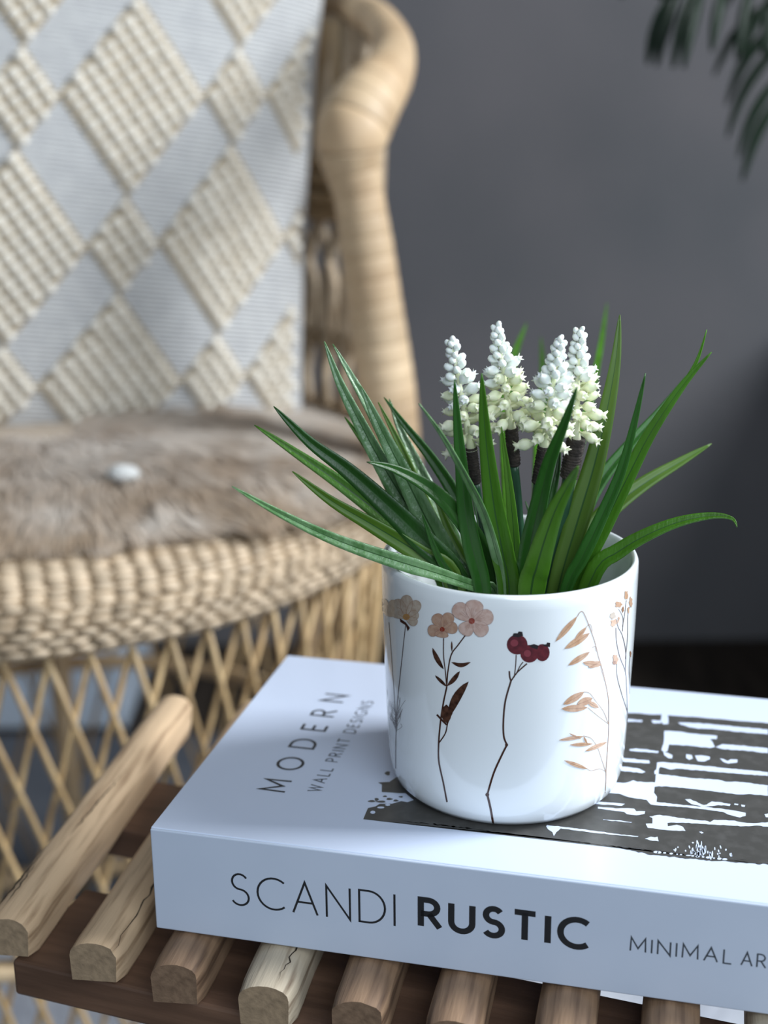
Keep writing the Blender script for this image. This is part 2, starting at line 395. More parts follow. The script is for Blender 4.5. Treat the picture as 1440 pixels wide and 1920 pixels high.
# abstract print on the cover
def flat_poly(mb, pix, fn, mi=0, dense=0):
    bm = bmesh.new(); vs_ = [bm.verts.new((x, y, 0)) for x, y in pix]; f = bm.faces.new(vs_)
    if f.normal.z == 0: f.normal_update()
    bmesh.ops.triangulate(bm, faces=bm.faces[:])
    for _ in range(4 if dense else 0):
        ed = [e for e in bm.edges if e.calc_length() > dense]
        if not ed: break
        bmesh.ops.subdivide_edges(bm, edges=ed, cuts=1); bmesh.ops.triangulate(bm, faces=bm.faces[:])
    bm.verts.index_update()
    pv = [fn(v.co.x, v.co.y) for v in bm.verts]; ff = [[v.index for v in f.verts] for f in bm.faces]
    # keep every face looking towards the outside
    mb.add(pv, ff, mi); bm.free()
def jag(pts, amp, step=6, seed=0):
    out = []; rnd = random.Random(seed); n = len(pts)
    for i in range(n):
        a, b = V(pts[i]), V(pts[(i + 1) % n]); L_ = (b - a).length; k = max(1, int(L_ / step)); nn = V((-(b - a).y, (b - a).x)) / max(L_, .01)
        for j in range(k):
            out.append(tuple(a + (b - a) * j / k + nn * ((rnd.random() - .5) * amp if j else 0)))
    return out
mb = MB()
up_ = lambda x, y: on_cover(x, y, .00008)
outline = [(681, 1536), (686, 1524), (690, 1515), (704, 1512), (712, 1507), (735, 1507), (752, 1502), (764, 1504), (776, 1500), (760, 1487), (735, 1486), (716, 1485), (716, 1471), (709, 1467), (730, 1466), (745, 1456), (790, 1400), (838, 1328), (1188, 1337), (1300, 1344), (1440, 1356), (1560, 1366), (1560, 1630)]
bottom = [(1440, 1621), (1330, 1613), (1220, 1603), (1186, 1595), (1150, 1588), (1045, 1574), (930, 1560), (830, 1546), (760, 1540)]
flat_poly(mb, jag(outline, 1.2, 12, 1)[:-1] + [(1560, 1630)] + jag(bottom, 2.4, 5, 2)[:-3], up_)
for x, y, a, b in ((697, 1502, 7, 2), (706, 1499, 4, 3), (715, 1503, 9, 2), (730, 1498, 6, 2), (742, 1501, 5, 2), (727, 1450, 5, 4), (722, 1493, 4, 1.5), (752, 1494, 4, 1.5)):
    flat_poly(mb, [(x + a * cos(t) * (1 + .3 * sin(3 * t + x)), y + b * sin(t)) for t in [i * pi / 5 for i in range(10)]], up_)
mb.build('cover_print', M_print, book, smooth=False)
Z = lambda x, y: (1160 + x / 5.143, 1280 + y / 5.143)
Q = lambda x, y: (640 + x / 2.571, 1380 + y / 2.571)
white = [
 [(-200, 355), (0, 360), (100, 350), (230, 362), (225, 378), (100, 376), (-200, 372)], [(315, 362), (405, 364), (408, 392), (330, 390)],
 [(415, 285), (475, 290), (478, 398), (430, 402), (405, 370)], [(570, 385), (650, 384), (900, 400), (1230, 432), (1440, 452), (1440, 498), (1230, 482), (900, 446), (770, 444), (680, 430), (600, 405)],
 [(440, 465), (560, 470), (800, 500), (950, 512), (945, 545), (880, 545), (905, 570), (930, 620), (880, 630), (700, 610), (485, 595), (470, 660), (440, 672), (412, 650), (432, 590)],
 [(935, 620), (1000, 592), (1100, 598), (1440, 632), (1440, 680), (1220, 655), (1000, 640)],
 [(105, 640), (170, 634), (385, 660), (380, 678), (180, 664), (105, 656)], [(430, 670), (470, 676), (520, 700), (515, 730), (480, 728), (440, 700)],
 [(650, 690), (705, 698), (715, 730), (680, 745), (650, 725)], [(735, 702), (800, 700), (880, 715), (878, 740), (830, 760), (760, 755)],
 [(975, 730), (1010, 735), (1050, 755), (1080, 738), (1145, 740), (1145, 770), (1060, 780), (1010, 765)],
 [(-300, 700), (95, 730), (295, 750), (300, 778), (95, 765), (-300, 735)], [(-200, 790), (85, 812), (200, 830), (258, 860), (230, 872), (85, 856), (-200, 830)],
 [(370, 770), (430, 765), (800, 800), (1440, 862), (1440, 900), (1000, 865), (640, 835), (560, 828), (500, 838), (400, 812), (388, 830), (385, 880), (345, 882), (345, 850), (362, 838)],
 [(360, 880), (480, 890), (700, 920), (960, 935), (1030, 955), (1150, 955), (1440, 990), (1440, 1090), (1280, 1075), (1150, 1078), (900, 1045), (560, 1008), (390, 998), (345, 1005), (340, 1060), (370, 1100), (365, 1150), (500, 1165), (680, 1185), (1000, 1215), (1225, 1255), (1225, 1285), (1170, 1300), (1050, 1270), (1000, 1245), (680, 1205), (400, 1185), (310, 1175), (270, 1130), (100, 1105), (0, 1070), (-250, 1050), (-250, 960), (70, 965), (140, 940), (180, 955), (350, 962)],
 [(640, 1125), (690, 1122), (770, 1160), (820, 1180), (850, 1175), (900, 1145), (960, 1150), (1080, 1170), (1070, 1190), (960, 1180), (900, 1190), (810, 1198), (770, 1185), (700, 1170)],
 [(1115, 1165), (1155, 1170), (1150, 1182), (1115, 1178)], [(1180, 1175), (1220, 1182), (1215, 1198), (1185, 1195)],
 [(-300, 1140), (0, 1162), (60, 1168), (30, 1188), (-300, 1165)], [(-200, 1196), (0, 1212), (60, 1210), (150, 1215), (170, 1240), (255, 1240), (250, 1265), (170, 1278), (80, 1268), (50, 1245), (-200, 1215)],
 [(-150, 1318), (0, 1327), (130, 1345), (120, 1350), (0, 1338), (-150, 1324)], [(1405, 1268), (1440, 1262), (1500, 1270), (1500, 1300), (1420, 1298)],
 [(295, 1290), (400, 1275), (600, 1305), (860, 1335), (880, 1345), (920, 1322), (1120, 1330), (1180, 1345), (1300, 1355), (1440, 1345), (1500, 1350), (1500, 1400), (1340, 1378), (1200, 1385), (900, 1368), (620, 1350), (470, 1352), (475, 1385), (560, 1370), (620, 1390), (645, 1430), (500, 1425), (280, 1400), (260, 1360), (325, 1358), (325, 1305)],
 [(-700, 1385), (-690, 1372), (-300, 1420), (0, 1460), (190, 1480), (185, 1487), (0, 1472), (-300, 1440), (-560, 1405), (-600, 1440), (-625, 1480), (-640, 1440), (-680, 1415)],
 [(250, 1505), (310, 1485), (350, 1492), (375, 1485), (385, 1530), (300, 1520)], [(775, 1438), (800, 1436), (820, 1448), (800, 1456)],
]
up2 = lambda x, y: on_cover(x, y, .00016)
for i, p in enumerate(white):
    mb = MB(); flat_poly(mb, jag([Z(a, b) for a, b in p], 1.1, 5, i), up2); mb.build('print_streak', M_book, book, smooth=False)
mb = MB()
rnd = random.Random(3)
for k in range(46):
    x = rnd.gauss(820, 130); y = 1560 + (x - 400) * .16 + rnd.uniform(-40, 75) - 30; l = rnd.uniform(8, 26) * (1.6 if abs(x - 840) < 90 else .8); a = rnd.uniform(1.1, 1.9)
    w_ = rnd.uniform(5, 11)
    c = [(x + cos(a) * l * cos(t) - sin(a) * w_ * sin(t), y + sin(a) * l * cos(t) + cos(a) * w_ * sin(t)) for t in [i * pi / 4 for i in range(8)]]
    flat_poly(mb, [Z(*p) for p in c], up2)
for k in range(14):
    x = 350 + k * 52 + rnd.uniform(-12, 12); y = 1632 + (x - 350) * .105; a_, b_ = rnd.uniform(10, 30), rnd.uniform(5, 13)
    flat_poly(mb, [Z(x + a_ * cos(t), y + b_ * sin(t)) for t in [i * pi / 4 for i in range(8)]], up2)
for x, y, a_, b_ in ((699, 1523, 5, 3), (714, 1514, 7, 2), (727, 1509, 5, 2)):
    flat_poly(mb, [(x + a_ * cos(t), y + b_ * sin(t)) for t in [i * pi / 4 for i in range(8)]], up2)
tag(mb.build('print_speckles', M_book, book, smooth=False), kind='stuff')

# ------------------------------------------------------------------ ceramic pot
MC = V((.0410118, .4363799, ZB)); RM, HM = .0420, .08092
pot = thing('flower_pot', 'white glazed ceramic pot printed with dried flowers and red berries, standing on the book', 'flower pot', MC)
OUTP = [(.0, .0012), (.028, .0012), (.0290, .0002), (.0340, .0002), (.0364, .0010), (.0384, .0032), (.0394, .0062), (.0399, .0100), (.0403, .016), (.0409, .03), (.0414, .045), (.0418, .06), (.0420, .076), (.0419, .0797), (.0413, HM), (.0404, HM), (.0397, .0795), (.0394, .076), (.0392, .06), (.0386, .03), (.0378, .015), (.0355, .008), (.031, .005), (.0, .0045)]
def r_at(z):
    pr = OUTP[3:13]
    for (r0, z0), (r1, z1) in zip(pr, pr[1:]):
        if z0 <= z <= z1: return lerp(r0, r1, (z - z0) / (z1 - z0))
    return .0340 if z < 0 else .042
mb = MB(); mb.lathe(OUTP, 128); me = mb.mesh('pot_body', M_cer)
o = link('pot_body', me, pot, Matrix.Translation(MC))
def on_pot(px, py, lift=.0001):
    d = ray(px, py); dd = d.normalized(); t = .2
    best = None
    # march towards the wall of the pot
    f_ = lambda t: (lambda p: hypot(p.x - MC.x, p.y - MC.y) - r_at(p.z - ZB))(O + dd * t)
    a = .38
    while a < .55 and f_(a) > 0: a += .0015
    if a >= .55:
        # sight line grazes the wall: closest approach
        tt = min([.38 + i * .001 for i in range(120)], key=f_); p = O + dd * tt
    else:
        lo_, hi_ = a - .0015, a
        for _ in range(18):
            m_ = (lo_ + hi_) / 2
            if f_(m_) > 0: lo_ = m_
            else: hi_ = m_
        p = O + dd * hi_
    z = p.z - ZB; n = V((p.x - MC.x, p.y - MC.y, 0)).normalized(); r = r_at(z)
    if z < .012: n2 = (n * (r - .033) + V((0, 0, z - .012))).normalized() if z < .01 else n
    else: n2 = n
    return V((MC.x, MC.y, p.z)) + n * r + n2 * lift
G = lambda x, y: (690 + x / 2.717, 1060 + y / 2.717)      # reads positions off the close view of the pot
def decal(name, items, label=None):
    """items: ('s', points, width, material) strokes and ('f', points, material, lift) fills, all printed on the wall of the pot"""
    mb = MB(); mats = []; k = 0
    for it in items:
        m = it[3] if it[0] == 's' else it[2]
        if m not in mats: mats.append(m)
        mi = mats.index(m); k += 1; lift = .00006 + .000004 * k + (.00003 if it[0] == 's' else 0)
        if it[0] == 's':
            sm = smooth_path([V((*G(*p), 0)) for p in it[1]], max(6, len(it[1]) * 5)); wd = it[2] / 2.717
            n = len(sm); w0 = [wd] * n
            L_, R_ = ribbon([(p.x, p.y) for p in sm], wd)
            pv = [on_pot(p.x, p.y, lift) for p in L_ + R_]
            mb.add(pv, [(i, i + 1, n + i + 1, n + i) for i in range(n - 1)], mi)
        else:
            flat_poly(mb, [G(*p) for p in it[1]], lambda x, y: on_pot(x, y, lift), mi, 6)
    o = mb.build(name, mats, pot)
    if label: o['label'] = label
def pm(name, c, c2=None): return mat(name, c, .14, c2, 600, coat=.5) if c2 else mat(name, c, .14, coat=.5)
p_stem = pm('print_stem_brown', (.055, .022, .015)); p_leaf = pm('print_leaf_brown', (.10, .045, .028), (.035, .015, .01))
p_petal = pm('print_petal_pink', (.60, .44, .38), (.50, .33, .27)); p_petal2 = pm('print_petal_tan', (.50, .34, .25), (.42, .25, .17))
p_core = pm('print_flower_heart', (.32, .055, .03), (.20, .03, .02)); p_berry = pm('print_berry_red', (.13, .012, .02), (.075, .006, .012))
p_bhi = pm('print_berry_light', (.22, .035, .05)); p_black = pm('print_berry_crown', (.015, .008, .01)); p_oat = pm('print_oat_tan', (.48, .28, .17), (.58, .38, .25))
p_oatd = pm('print_oat_brown', (.33, .18, .11)); p_line = pm('print_fine_line', (.36, .24, .18)); p_pale = pm('print_pale_petal', (.52, .44, .36), (.44, .34, .26))
p_grey = pm('print_grey_line', (.16, .13, .13)); p_out = pm('print_petal_outline', (.30, .17, .14)); p_gold = pm('print_gold', (.45, .24, .08))
def petal(cx, cy, a, l, w_, n=14):
    a = radians(a); out = []
    for i in range(n):
        t = 2 * pi * i / n; u = .5 * l * (1 - cos(t)); v_ = .5 * w_ * sin(t) * (.35 + .95 * (u / l) ** .7)
        out.append((cx + u * cos(a) - v_ * sin(a), cy - (u * sin(a) + v_ * cos(a))))
    return out
def flower(cx, cy, pts, m, core):
    it = []
    for a, l, w_ in pts:
        p = petal(cx, cy, a, l, w_); it.append(('f', p, m)); it.append(('s', p + [p[0]], 1.3, p_out))
        for da in (-10, 0, 10): it.append(('s', [(cx + l * .2 * cos(radians(a + da)), cy - l * .2 * sin(radians(a + da))), (cx + l * .6 * cos(radians(a + da)), cy - l * .6 * sin(radians(a + da)))], 1.0, p_out))
    it.append(('f', [(cx + core * cos(t), cy + core * sin(t)) for t in [i * pi / 5 for i in range(10)]], p_core))
    return it
def leafp(x0, y0, x1, y1, w_, bend=0):
    d = V((x1 - x0, y1 - y0)); n = V((-d.y, d.x)).normalized(); L_ = []; R_ = []
    for i in range(9):
        t = i / 8; c = V((x0, y0)) + d * t + n * bend * sin(pi * t); ww = w_ * sin(pi * min(1, t * .96 + .02)) ** .8 * .5
        L_.append(tuple(c + n * ww)); R_.append(tuple(c - n * ww))
    return L_ + R_[::-1][1:-1]
it = [('s', [(403, 1205), (385, 1110), (362, 1000), (361, 905), (370, 800), (385, 700), (402, 620)], 8, p_stem),
      ('s', [(402, 620), (408, 540), (425, 455), (460, 405), (505, 345)], 6.5, p_stem), ('s', [(402, 620), (395, 540), (386, 460), (386, 370)], 5, p_stem),
      ('s', [(362, 905), (395, 855), (408, 800), (430, 750)], 6, p_stem), ('s', [(402, 812), (375, 785), (352, 760)], 9, p_stem)]
for q in ((386, 530, 328, 420, 24, -4), (425, 492, 524, 492, 22, 16), (428, 440, 427, 385, 9, 0), (402, 618, 342, 560, 16, 0), (404, 614, 468, 538, 24, 4),
          (410, 775, 512, 590, 44, -12), (402, 805, 398, 708, 52, 0)): it.append(('f', leafp(*q[:5], q[5]), p_leaf))
it += flower(380, 325, ((115, 85, 62), (62, 92, 62), (8, 78, 60), (262, 42, 70), (188, 74, 60)), p_petal2, 13)
it += flower(530, 282, ((138, 120, 84), (80, 108, 92), (15, 112, 80), (318, 100, 76), (235, 82, 78)), p_petal, 16)
decal('flower_print', it, 'pink five-petalled flowers with dark leaves')
def ell(cx, cy, a, b, n=20): return [(cx + a * cos(2 * pi * i / n), cy + b * sin(2 * pi * i / n)) for i in range(n)]
it = [('s', [(638, 1316), (625, 1240), (608, 1168)], 11, p_stem), ('s', [(608, 1168), (640, 1060), (680, 970), (708, 914)], 9.5, p_stem), ('s', [(708, 914), (692, 870), (690, 790), (700, 690), (728, 590)], 9, p_stem),
      ('s', [(728, 590), (760, 545), (810, 500)], 7, p_stem), ('s', [(752, 558), (775, 512), (790, 492)], 5, p_stem), ('s', [(745, 570), (752, 510), (755, 455)], 5, p_stem), ('s', [(728, 588), (722, 565), (720, 538)], 8, p_stem),
      ('f', ell(608, 1168, 10, 10, 10), p_stem), ('f', ell(706, 914, 8, 9, 10), p_stem),
      ('f', ell(760, 403, 53, 51), p_berry), ('f', ell(745, 395, 20, 18, 12), p_bhi), ('f', ell(888, 444, 37, 44), p_berry), ('f', ell(822, 450, 46, 45), p_berry), ('f', ell(812, 448, 18, 18, 12), p_bhi),
      ('f', [(735, 362), (742, 345), (762, 345), (768, 336), (786, 338), (790, 358), (765, 366)], p_black), ('f', [(818, 408), (845, 400), (868, 408), (862, 428), (838, 420)], p_black), ('f', [(885, 402), (908, 402), (912, 392), (928, 394), (926, 416), (900, 412)], p_black)]
decal('berry_print', it, 'three dark red berries on a bare twig')
OZ = lambda x, y: ((1000 + x / 4.268 - 690) * 2.717, (1090 + y / 4.268 - 1060) * 2.717)   # from the larger view of the oat side
def oz(l): return [OZ(*p) for p in l]
it = [('s', oz([(565, 1800), (580, 1600), (582, 1500), (600, 1240), (603, 1080), (600, 940), (575, 800), (545, 680), (520, 600), (490, 480), (440, 340), (400, 250), (375, 245), (352, 280)]), 3.4, p_line),
      ('s', oz([(600, 1140), (560, 1040), (500, 960), (450, 895), (405, 885)]), 2.6, p_line), ('s', oz([(600, 1140), (520, 1080), (435, 1010)]), 2.6, p_line),
      ('s', oz([(580, 1530), (545, 1420), (515, 1330)]), 2.8, p_line), ('s', oz([(575, 1520), (530, 1500), (460, 1515), (425, 1495)]), 2.6, p_line), ('s', oz([(500, 1305), (460, 1255), (400, 1235)]), 2.6, p_line),
      ('s', oz([(470, 400), (455, 345), (420, 365)]), 2.4, p_line), ('s', oz([(500, 560), (495, 520), (470, 530)]), 2.4, p_line), ('s', oz([(580, 820), (545, 720), (540, 670)]), 2.4, p_line)]
for x0, y0, x1, y1, w_ in ((352, 280, 178, 482, 46), (425, 365, 330, 470, 34), (450, 415, 250, 540, 56), (450, 565, 280, 672, 46), (545, 670, 395, 650, 50), (535, 640, 440, 690, 44), (405, 885, 240, 985, 56), (430, 1010, 225, 1020, 56), (470, 935, 350, 985, 62), (520, 1010, 430, 960, 40),
                          (400, 1240, 205, 1270, 30), (470, 1300, 290, 1308, 30), (380, 1260, 285, 1215, 14), (400, 1240, 430, 1300, 16), (585, 1285, 415, 1358, 34), (430, 1500, 245, 1432, 32)):
    a, b = OZ(x0, y0), OZ(x1, y1); it.append(('f', leafp(*a, *b, w_ * .64, 0), p_oat)); it.append(('s', [a, ((a[0] + b[0]) / 2, (a[1] + b[1]) / 2 + 1), b], 1.6, p_oatd))
decal('oat_print', it, 'pale brown drooping oat ears')
it = [('s', oz([(725, 1640), (745, 1400), (752, 1050), (745, 850), (735, 720), (690, 600), (665, 480), (660, 370)]), 3.2, p_grey), ('s', oz([(750, 1040), (700, 880), (670, 760), (668, 660)]), 2.6, p_grey),
      ('s', oz([(735, 720), (738, 560), (710, 430), (680, 370), (660, 300)]), 3, p_grey), ('s', oz([(735, 620), (752, 450), (755, 280), (770, 200)]), 2.2, p_grey), ('s', oz([(712, 400), (715, 290), (680, 220)]), 2.4, p_grey), ('s', oz([(712, 360), (730, 260), (742, 150)]), 2.2, p_grey), ('s', oz([(770, 900), (765, 700), (775, 580)]), 2, p_grey)]
for x, y, a_, b_, m in ((635, 275, 24, 26, p_pale), (650, 325, 30, 22, p_oat), (635, 345, 18, 18, p_oat), (680, 185, 26, 24, p_oat), (742, 110, 14, 36, p_oat), (778, 165, 13, 40, p_oat), (715, 225, 9, 22, p_oatd), (682, 300, 7, 18, p_oat), (655, 625, 20, 42, p_oat), (645, 650, 12, 18, p_oatd), (775, 580, 6, 24, p_oatd), (758, 230, 7, 26, p_oat)):
    cx, cy = OZ(x, y); it.append(('f', [(cx + a_ * .64 * cos(t) * (1 + .25 * sin(5 * t + x)), cy + b_ * .64 * sin(t) * (1 + .25 * cos(4 * t + y))) for t in [i * pi / 7 for i in range(14)]], m))
decal('grass_print', it, 'fine brown seed heads')
it = [('s', [(141, 1035), (142, 900), (146, 800), (150, 700), (165, 560), (180, 420), (193, 300)], 4, p_grey), ('s', [(145, 840), (135, 680), (122, 480), (108, 290)], 3, p_grey)]
rnd = random.Random(5)
for k in range(26):
    x, y = 146, 850 - k * 4; a = radians(rnd.uniform(35, 145)); l = rnd.uniform(40, 150) * (1 if k % 2 else .7); bx = rnd.uniform(-14, 14)
    it.append(('s', [(x, y), (x + l * .5 * cos(a) * .62 + bx, y - l * .5 * sin(a)), (x + l * cos(a) * .42, y - l * sin(a) * .9)], 1.5, p_grey))
for a, l, w_ in ((150, 95, 70), (120, 120, 80), (88, 130, 84), (52, 120, 80), (20, 75, 66), (-25, 70, 60)):
    p = petal(196, 268, a, l * .9, w_ * .75); it.append(('f', p, p_pale)); it.append(('s', p + [p[0]], 1.2, p_oatd))
it += [('f', ell(198, 262, 18, 16, 12), p_gold), ('f', [(165, 270), (195, 290), (216, 318), (205, 335), (196, 305), (180, 295), (168, 288)], p_stem)]
for a, l, w_ in ((110, 95, 50), (70, 90, 46), (30, 60, 36)):
    p = petal(106, 260, a, l, w_); it.append(('f', p, p_pale))
decal('wildflower_print', it, 'faded pale flowers above a feathery sprig')

# ------------------------------------------------------------------ flowering plant in the pot
ZP = ZB + .0075
plant = thing('grape_hyacinth_plant', 'artificial plant of long green leaves and four white flower spikes in the white pot', 'plant', (MC.x, MC.y, ZB + .005))
def rim_ok(p):       # a point below the rim stays inside the wall of the pot
    if p.z < ZB + HM + .0015:
        dx, dy = p.x - MC.x, p.y - MC.y; r = hypot(dx, dy); lim = .0365 if p.z < ZB + HM - .004 else .0375
        if r > lim: return V((MC.x + dx * lim / r, MC.y + dy * lim / r, p.z))
    return p
def leaf(pix, y0, y1, wpx, m, face=0.0, fold=.28, tipw=.0, basew=.35):
    """pix runs from the tip to the pot; y0 is the distance at the tip, y1 at the pot"""
    n = len(pix); ys = [lerp(y0, y1, (i / (n - 1)) ** .85) for i in range(n)]
    P = [at_y(px, py, y) for (px, py), y in zip(pix, ys)]
    last = P[-1]
    # go on down to the foot of the plant
    foot = V((MC.x + (last.x - MC.x) * .35, MC.y + (last.y - MC.y) * .35, ZP))
    P.append(lerp(last, foot, .5) + V((0, 0, 0))); P.append(foot)
    P = smooth_path(P, 34)
    P = [rim_ok(p) for p in P]
    n = len(P); mb = MB(); rows = []
    wd = wpx * 1.05 * .445 / F
    arcl = [0]
    for a, b in zip(P, P[1:]): arcl.append(arcl[-1] + (b - a).length)
    for i, p in enumerate(P):
        t = arcl[i] / arcl[-1]
        prof = min(1, (t / .42)) ** .62 if t < .42 else lerp(1, basew, ((t - .42) / .58) ** (1.2 if basew > .2 else .62))
        hw = max(.00012, wd * .5 * prof)
        tg = (P[min(i + 1, n - 1)] - P[max(i - 1, 0)]).normalized()
        view = (p - O).normalized()
        side = tg.cross(view).normalized(); nrm = side.cross(tg).normalized()
        if nrm.dot(view) > 0: nrm = -nrm
        side = (side * cos(face) + nrm * sin(face)).normalized(); nrm = side.cross(tg).normalized()
        if nrm.dot(view) > 0: nrm = -nrm
        f_ = fold
        rows.append([p + side * hw * s + nrm * (abs(s) * hw * f_) for s in (-1, -.55, -.08, .08, .55, 1)])
        rows[-1][2] -= nrm * hw * .08; rows[-1][3] -= nrm * hw * .08
    vv = [q for r in rows for q in r]; ff = []
    for i in range(n - 1):
        for j in range(5): a = i * 6 + j; ff.append((a, a + 1, a + 7, a + 6))
    mb.add(vv, ff); mb.m = [1 if k % 5 == 2 else 0 for k in range(len(ff))]
    o = mb.build('leaf', [m, M_rib], plant)
    sd = o.modifiers.new('solid', 'SOLIDIFY'); sd.thickness = .00035; sd.offset = 0
    return o
LV = [
 ([(435, 912), (520, 960), (620, 1008), (720, 1044), (820, 1075), (890, 1099), (930, 1114)], .40, .43, 30, M_leafc, .1, .28, 0, .12),
 ([(548, 884), (620, 938), (700, 985), (790, 1040), (850, 1085)], .43, .43, 40, M_leafo, .3),
 ([(477, 797), (560, 853), (640, 908), (720, 970), (800, 1045), (860, 1098)], .45, .44, 38, M_leaf, -.2),
 ([(513, 762), (580, 828), (650, 880), (720, 942), (790, 1010), (860, 1090)], .43, .43, 46, M_leafd, .2),
 ([(608, 640), (636, 715), (676, 795), (716, 870), (762, 945), (815, 1030), (860, 1095)], .45, .44, 40, M_leafc, .2),
 ([(624, 645), (660, 708), (700, 780), (735, 850), (775, 930), (830, 1040)], .455, .445, 34, M_leafc, -.2),
 ([(676, 723), (712, 800), (755, 885), (795, 965), (840, 1050), (870, 1100)], .44, .435, 48, M_leafc, .15),
 ([(646, 782), (695, 848), (735, 920), (780, 1000), (830, 1085)], .46, .45, 32, M_leaf, 0),
 ([(688, 866), (740, 880), (800, 912), (850, 957), (888, 1010), (915, 1085)], .41, .43, 42, M_leafd, -.3),
 ([(720, 745), (760, 798), (802, 850), (842, 908), (872, 965), (892, 1030), (902, 1100)], .47, .45, 32, M_leafd, .2),
 ([(730, 748), (748, 800), (780, 868), (810, 930), (838, 990), (870, 1085)], .475, .46, 36, M_leafc, -.2),
 ([(709, 754), (750, 835), (785, 915), (822, 1000), (860, 1090)], .46, .45, 26, M_leafo, 0),
 ([(786, 757), (830, 818), (870, 888), (905, 958), (928, 1030), (942, 1105)], .40, .42, 20, M_leafc, .5),
 ([(852, 712), (858, 800), (866, 880), (873, 960), (888, 1035), (905, 1105)], .415, .425, 34, M_leafd, .1),
 ([(903, 700), (908, 790), (917, 880), (928, 960), (943, 1040), (955, 1110)], .41, .42, 42, M_leaf, .1),
 ([(940, 800), (951, 880), (960, 960), (965, 1040), (962, 1110)], .42, .425, 25, M_leafb, .2),
 ([(1082, 725), (1060, 790), (1030, 868), (1010, 950), (993, 1030), (982, 1108)], .39, .42, 36, M_leafd, .2),
 ([(1084, 874), (1068, 905), (1042, 955), (1022, 1010), (1006, 1065), (996, 1108)], .385, .41, 50, M_leafb, -.1, .15, 0, .16),
 ([(1050, 825), (1046, 880), (1030, 960), (1015, 1050), (1005, 1108)], .45, .44, 24, M_leafd, .3),
 ([(1162, 590), (1154, 680), (1136, 780), (1112, 880), (1082, 980), (1050, 1090)], .45, .44, 46, M_leafo, .15),
 ([(1210, 700), (1190, 790), (1166, 880), (1130, 965), (1092, 1045), (1062, 1105)], .42, .43, 26, M_leafd, .2),
 ([(1334, 660), (1282, 720), (1222, 808), (1180, 888), (1142, 965), (1102, 1045), (1075, 1100)], .43, .435, 34, M_leaf, .15),
 ([(1325, 618), (1305, 680), (1262, 752), (1205, 840), (1160, 920), (1110, 1020)], .44, .44, 18, M_leaf, .1),
 ([(1300, 690), (1242, 765), (1182, 832), (1130, 895), (1095, 960), (1060, 1060)], .48, .45, 30, M_leafd, .1),
 ([(1334, 832), (1272, 868), (1210, 905), (1150, 950), (1108, 995), (1070, 1060)], .47, .45, 42, M_leafo, .15),
 ([(1382, 988), (1372, 972), (1335, 967), (1275, 978), (1215, 1002), (1160, 1034), (1112, 1078)], .42, .43, 34, M_leaf, .25),
 ([(1138, 568), (1126, 650), (1102, 770), (1072, 900), (1035, 1060)], .64, .46, 20, M_leaf, .1),
 ([(988, 605), (965, 665), (950, 740), (948, 860), (955, 1060)], .66, .46, 26, M_leaf, .1),
 ([(1014, 630), (1018, 720), (1010, 830), (1000, 1060)], .66, .46, 24, M_leaf, .1),
 ([(985, 940), (1040, 980), (1030, 1040), (1020, 1100)][:1] + [(1000, 990), (1006, 1050), (1010, 1105)], .46, .45, 20, M_leafd, .2),
 ([(752, 905), (800, 985), (850, 1050), (890, 1105)], .45, .44, 30, M_leafd, .1),
 ([(806, 900), (838, 985), (872, 1050), (905, 1105)], .46, .45, 26, M_leafo, .1),
 ([(880, 900), (902, 985), (915, 1050), (925, 1105)], .46, .445, 26, M_leafd, .1),
 ([(1105, 905), (1085, 985), (1062, 1050), (1045, 1105)], .46, .445, 26, M_leafd, .1),
 ([(790, 960), (820, 1040), (850, 1085), (880, 1110)], .425, .43, 22, M_leafd, .2),
]
for a in LV: leaf(*a)
# florets: three sizes sharing their meshes
def floret_mesh(kind, m):
    mb = MB(); n = 10
    if kind == 'bud': prof = [(.00022, 0), (.00024, .0008), (.0007, .0012), (.00098, .0019), (.00092, .0026), (.0005, .0032), (.0, .0033)]
    elif kind == 'urn': prof = [(.00026, 0), (.0003, .0014), (.0009, .0021), (.00145, .0032), (.0015, .0041), (.0011, .0051), (.0007, .0056), (.0009, .0060), (.0006, .0058), (.0, .0055)]
    else: prof = [(.0003, 0), (.00034, .0022), (.0008, .0032), (.0015, .0044), (.0017, .0055), (.0013, .0066), (.0008, .0071), (.0013, .0080), (.0009, .0078), (.0, .0068)]
    mb.lathe(prof, n)
    if kind != 'bud':      # the mouth flares into little teeth
        k = len(prof) - 3
        for j in range(n):
            i = k * n + j; x, y, z = mb.v[i]; s = 1.35 if j % 2 else .75; mb.v[i] = (x * s, y * s, z + (.0004 if j % 2 else -.0002))
    return mb.mesh('floret', m)
FM = {(k, m.name): floret_mesh(k, m) for k in ('bud', 'urn', 'bell') for m in (M_flw, M_flc)}
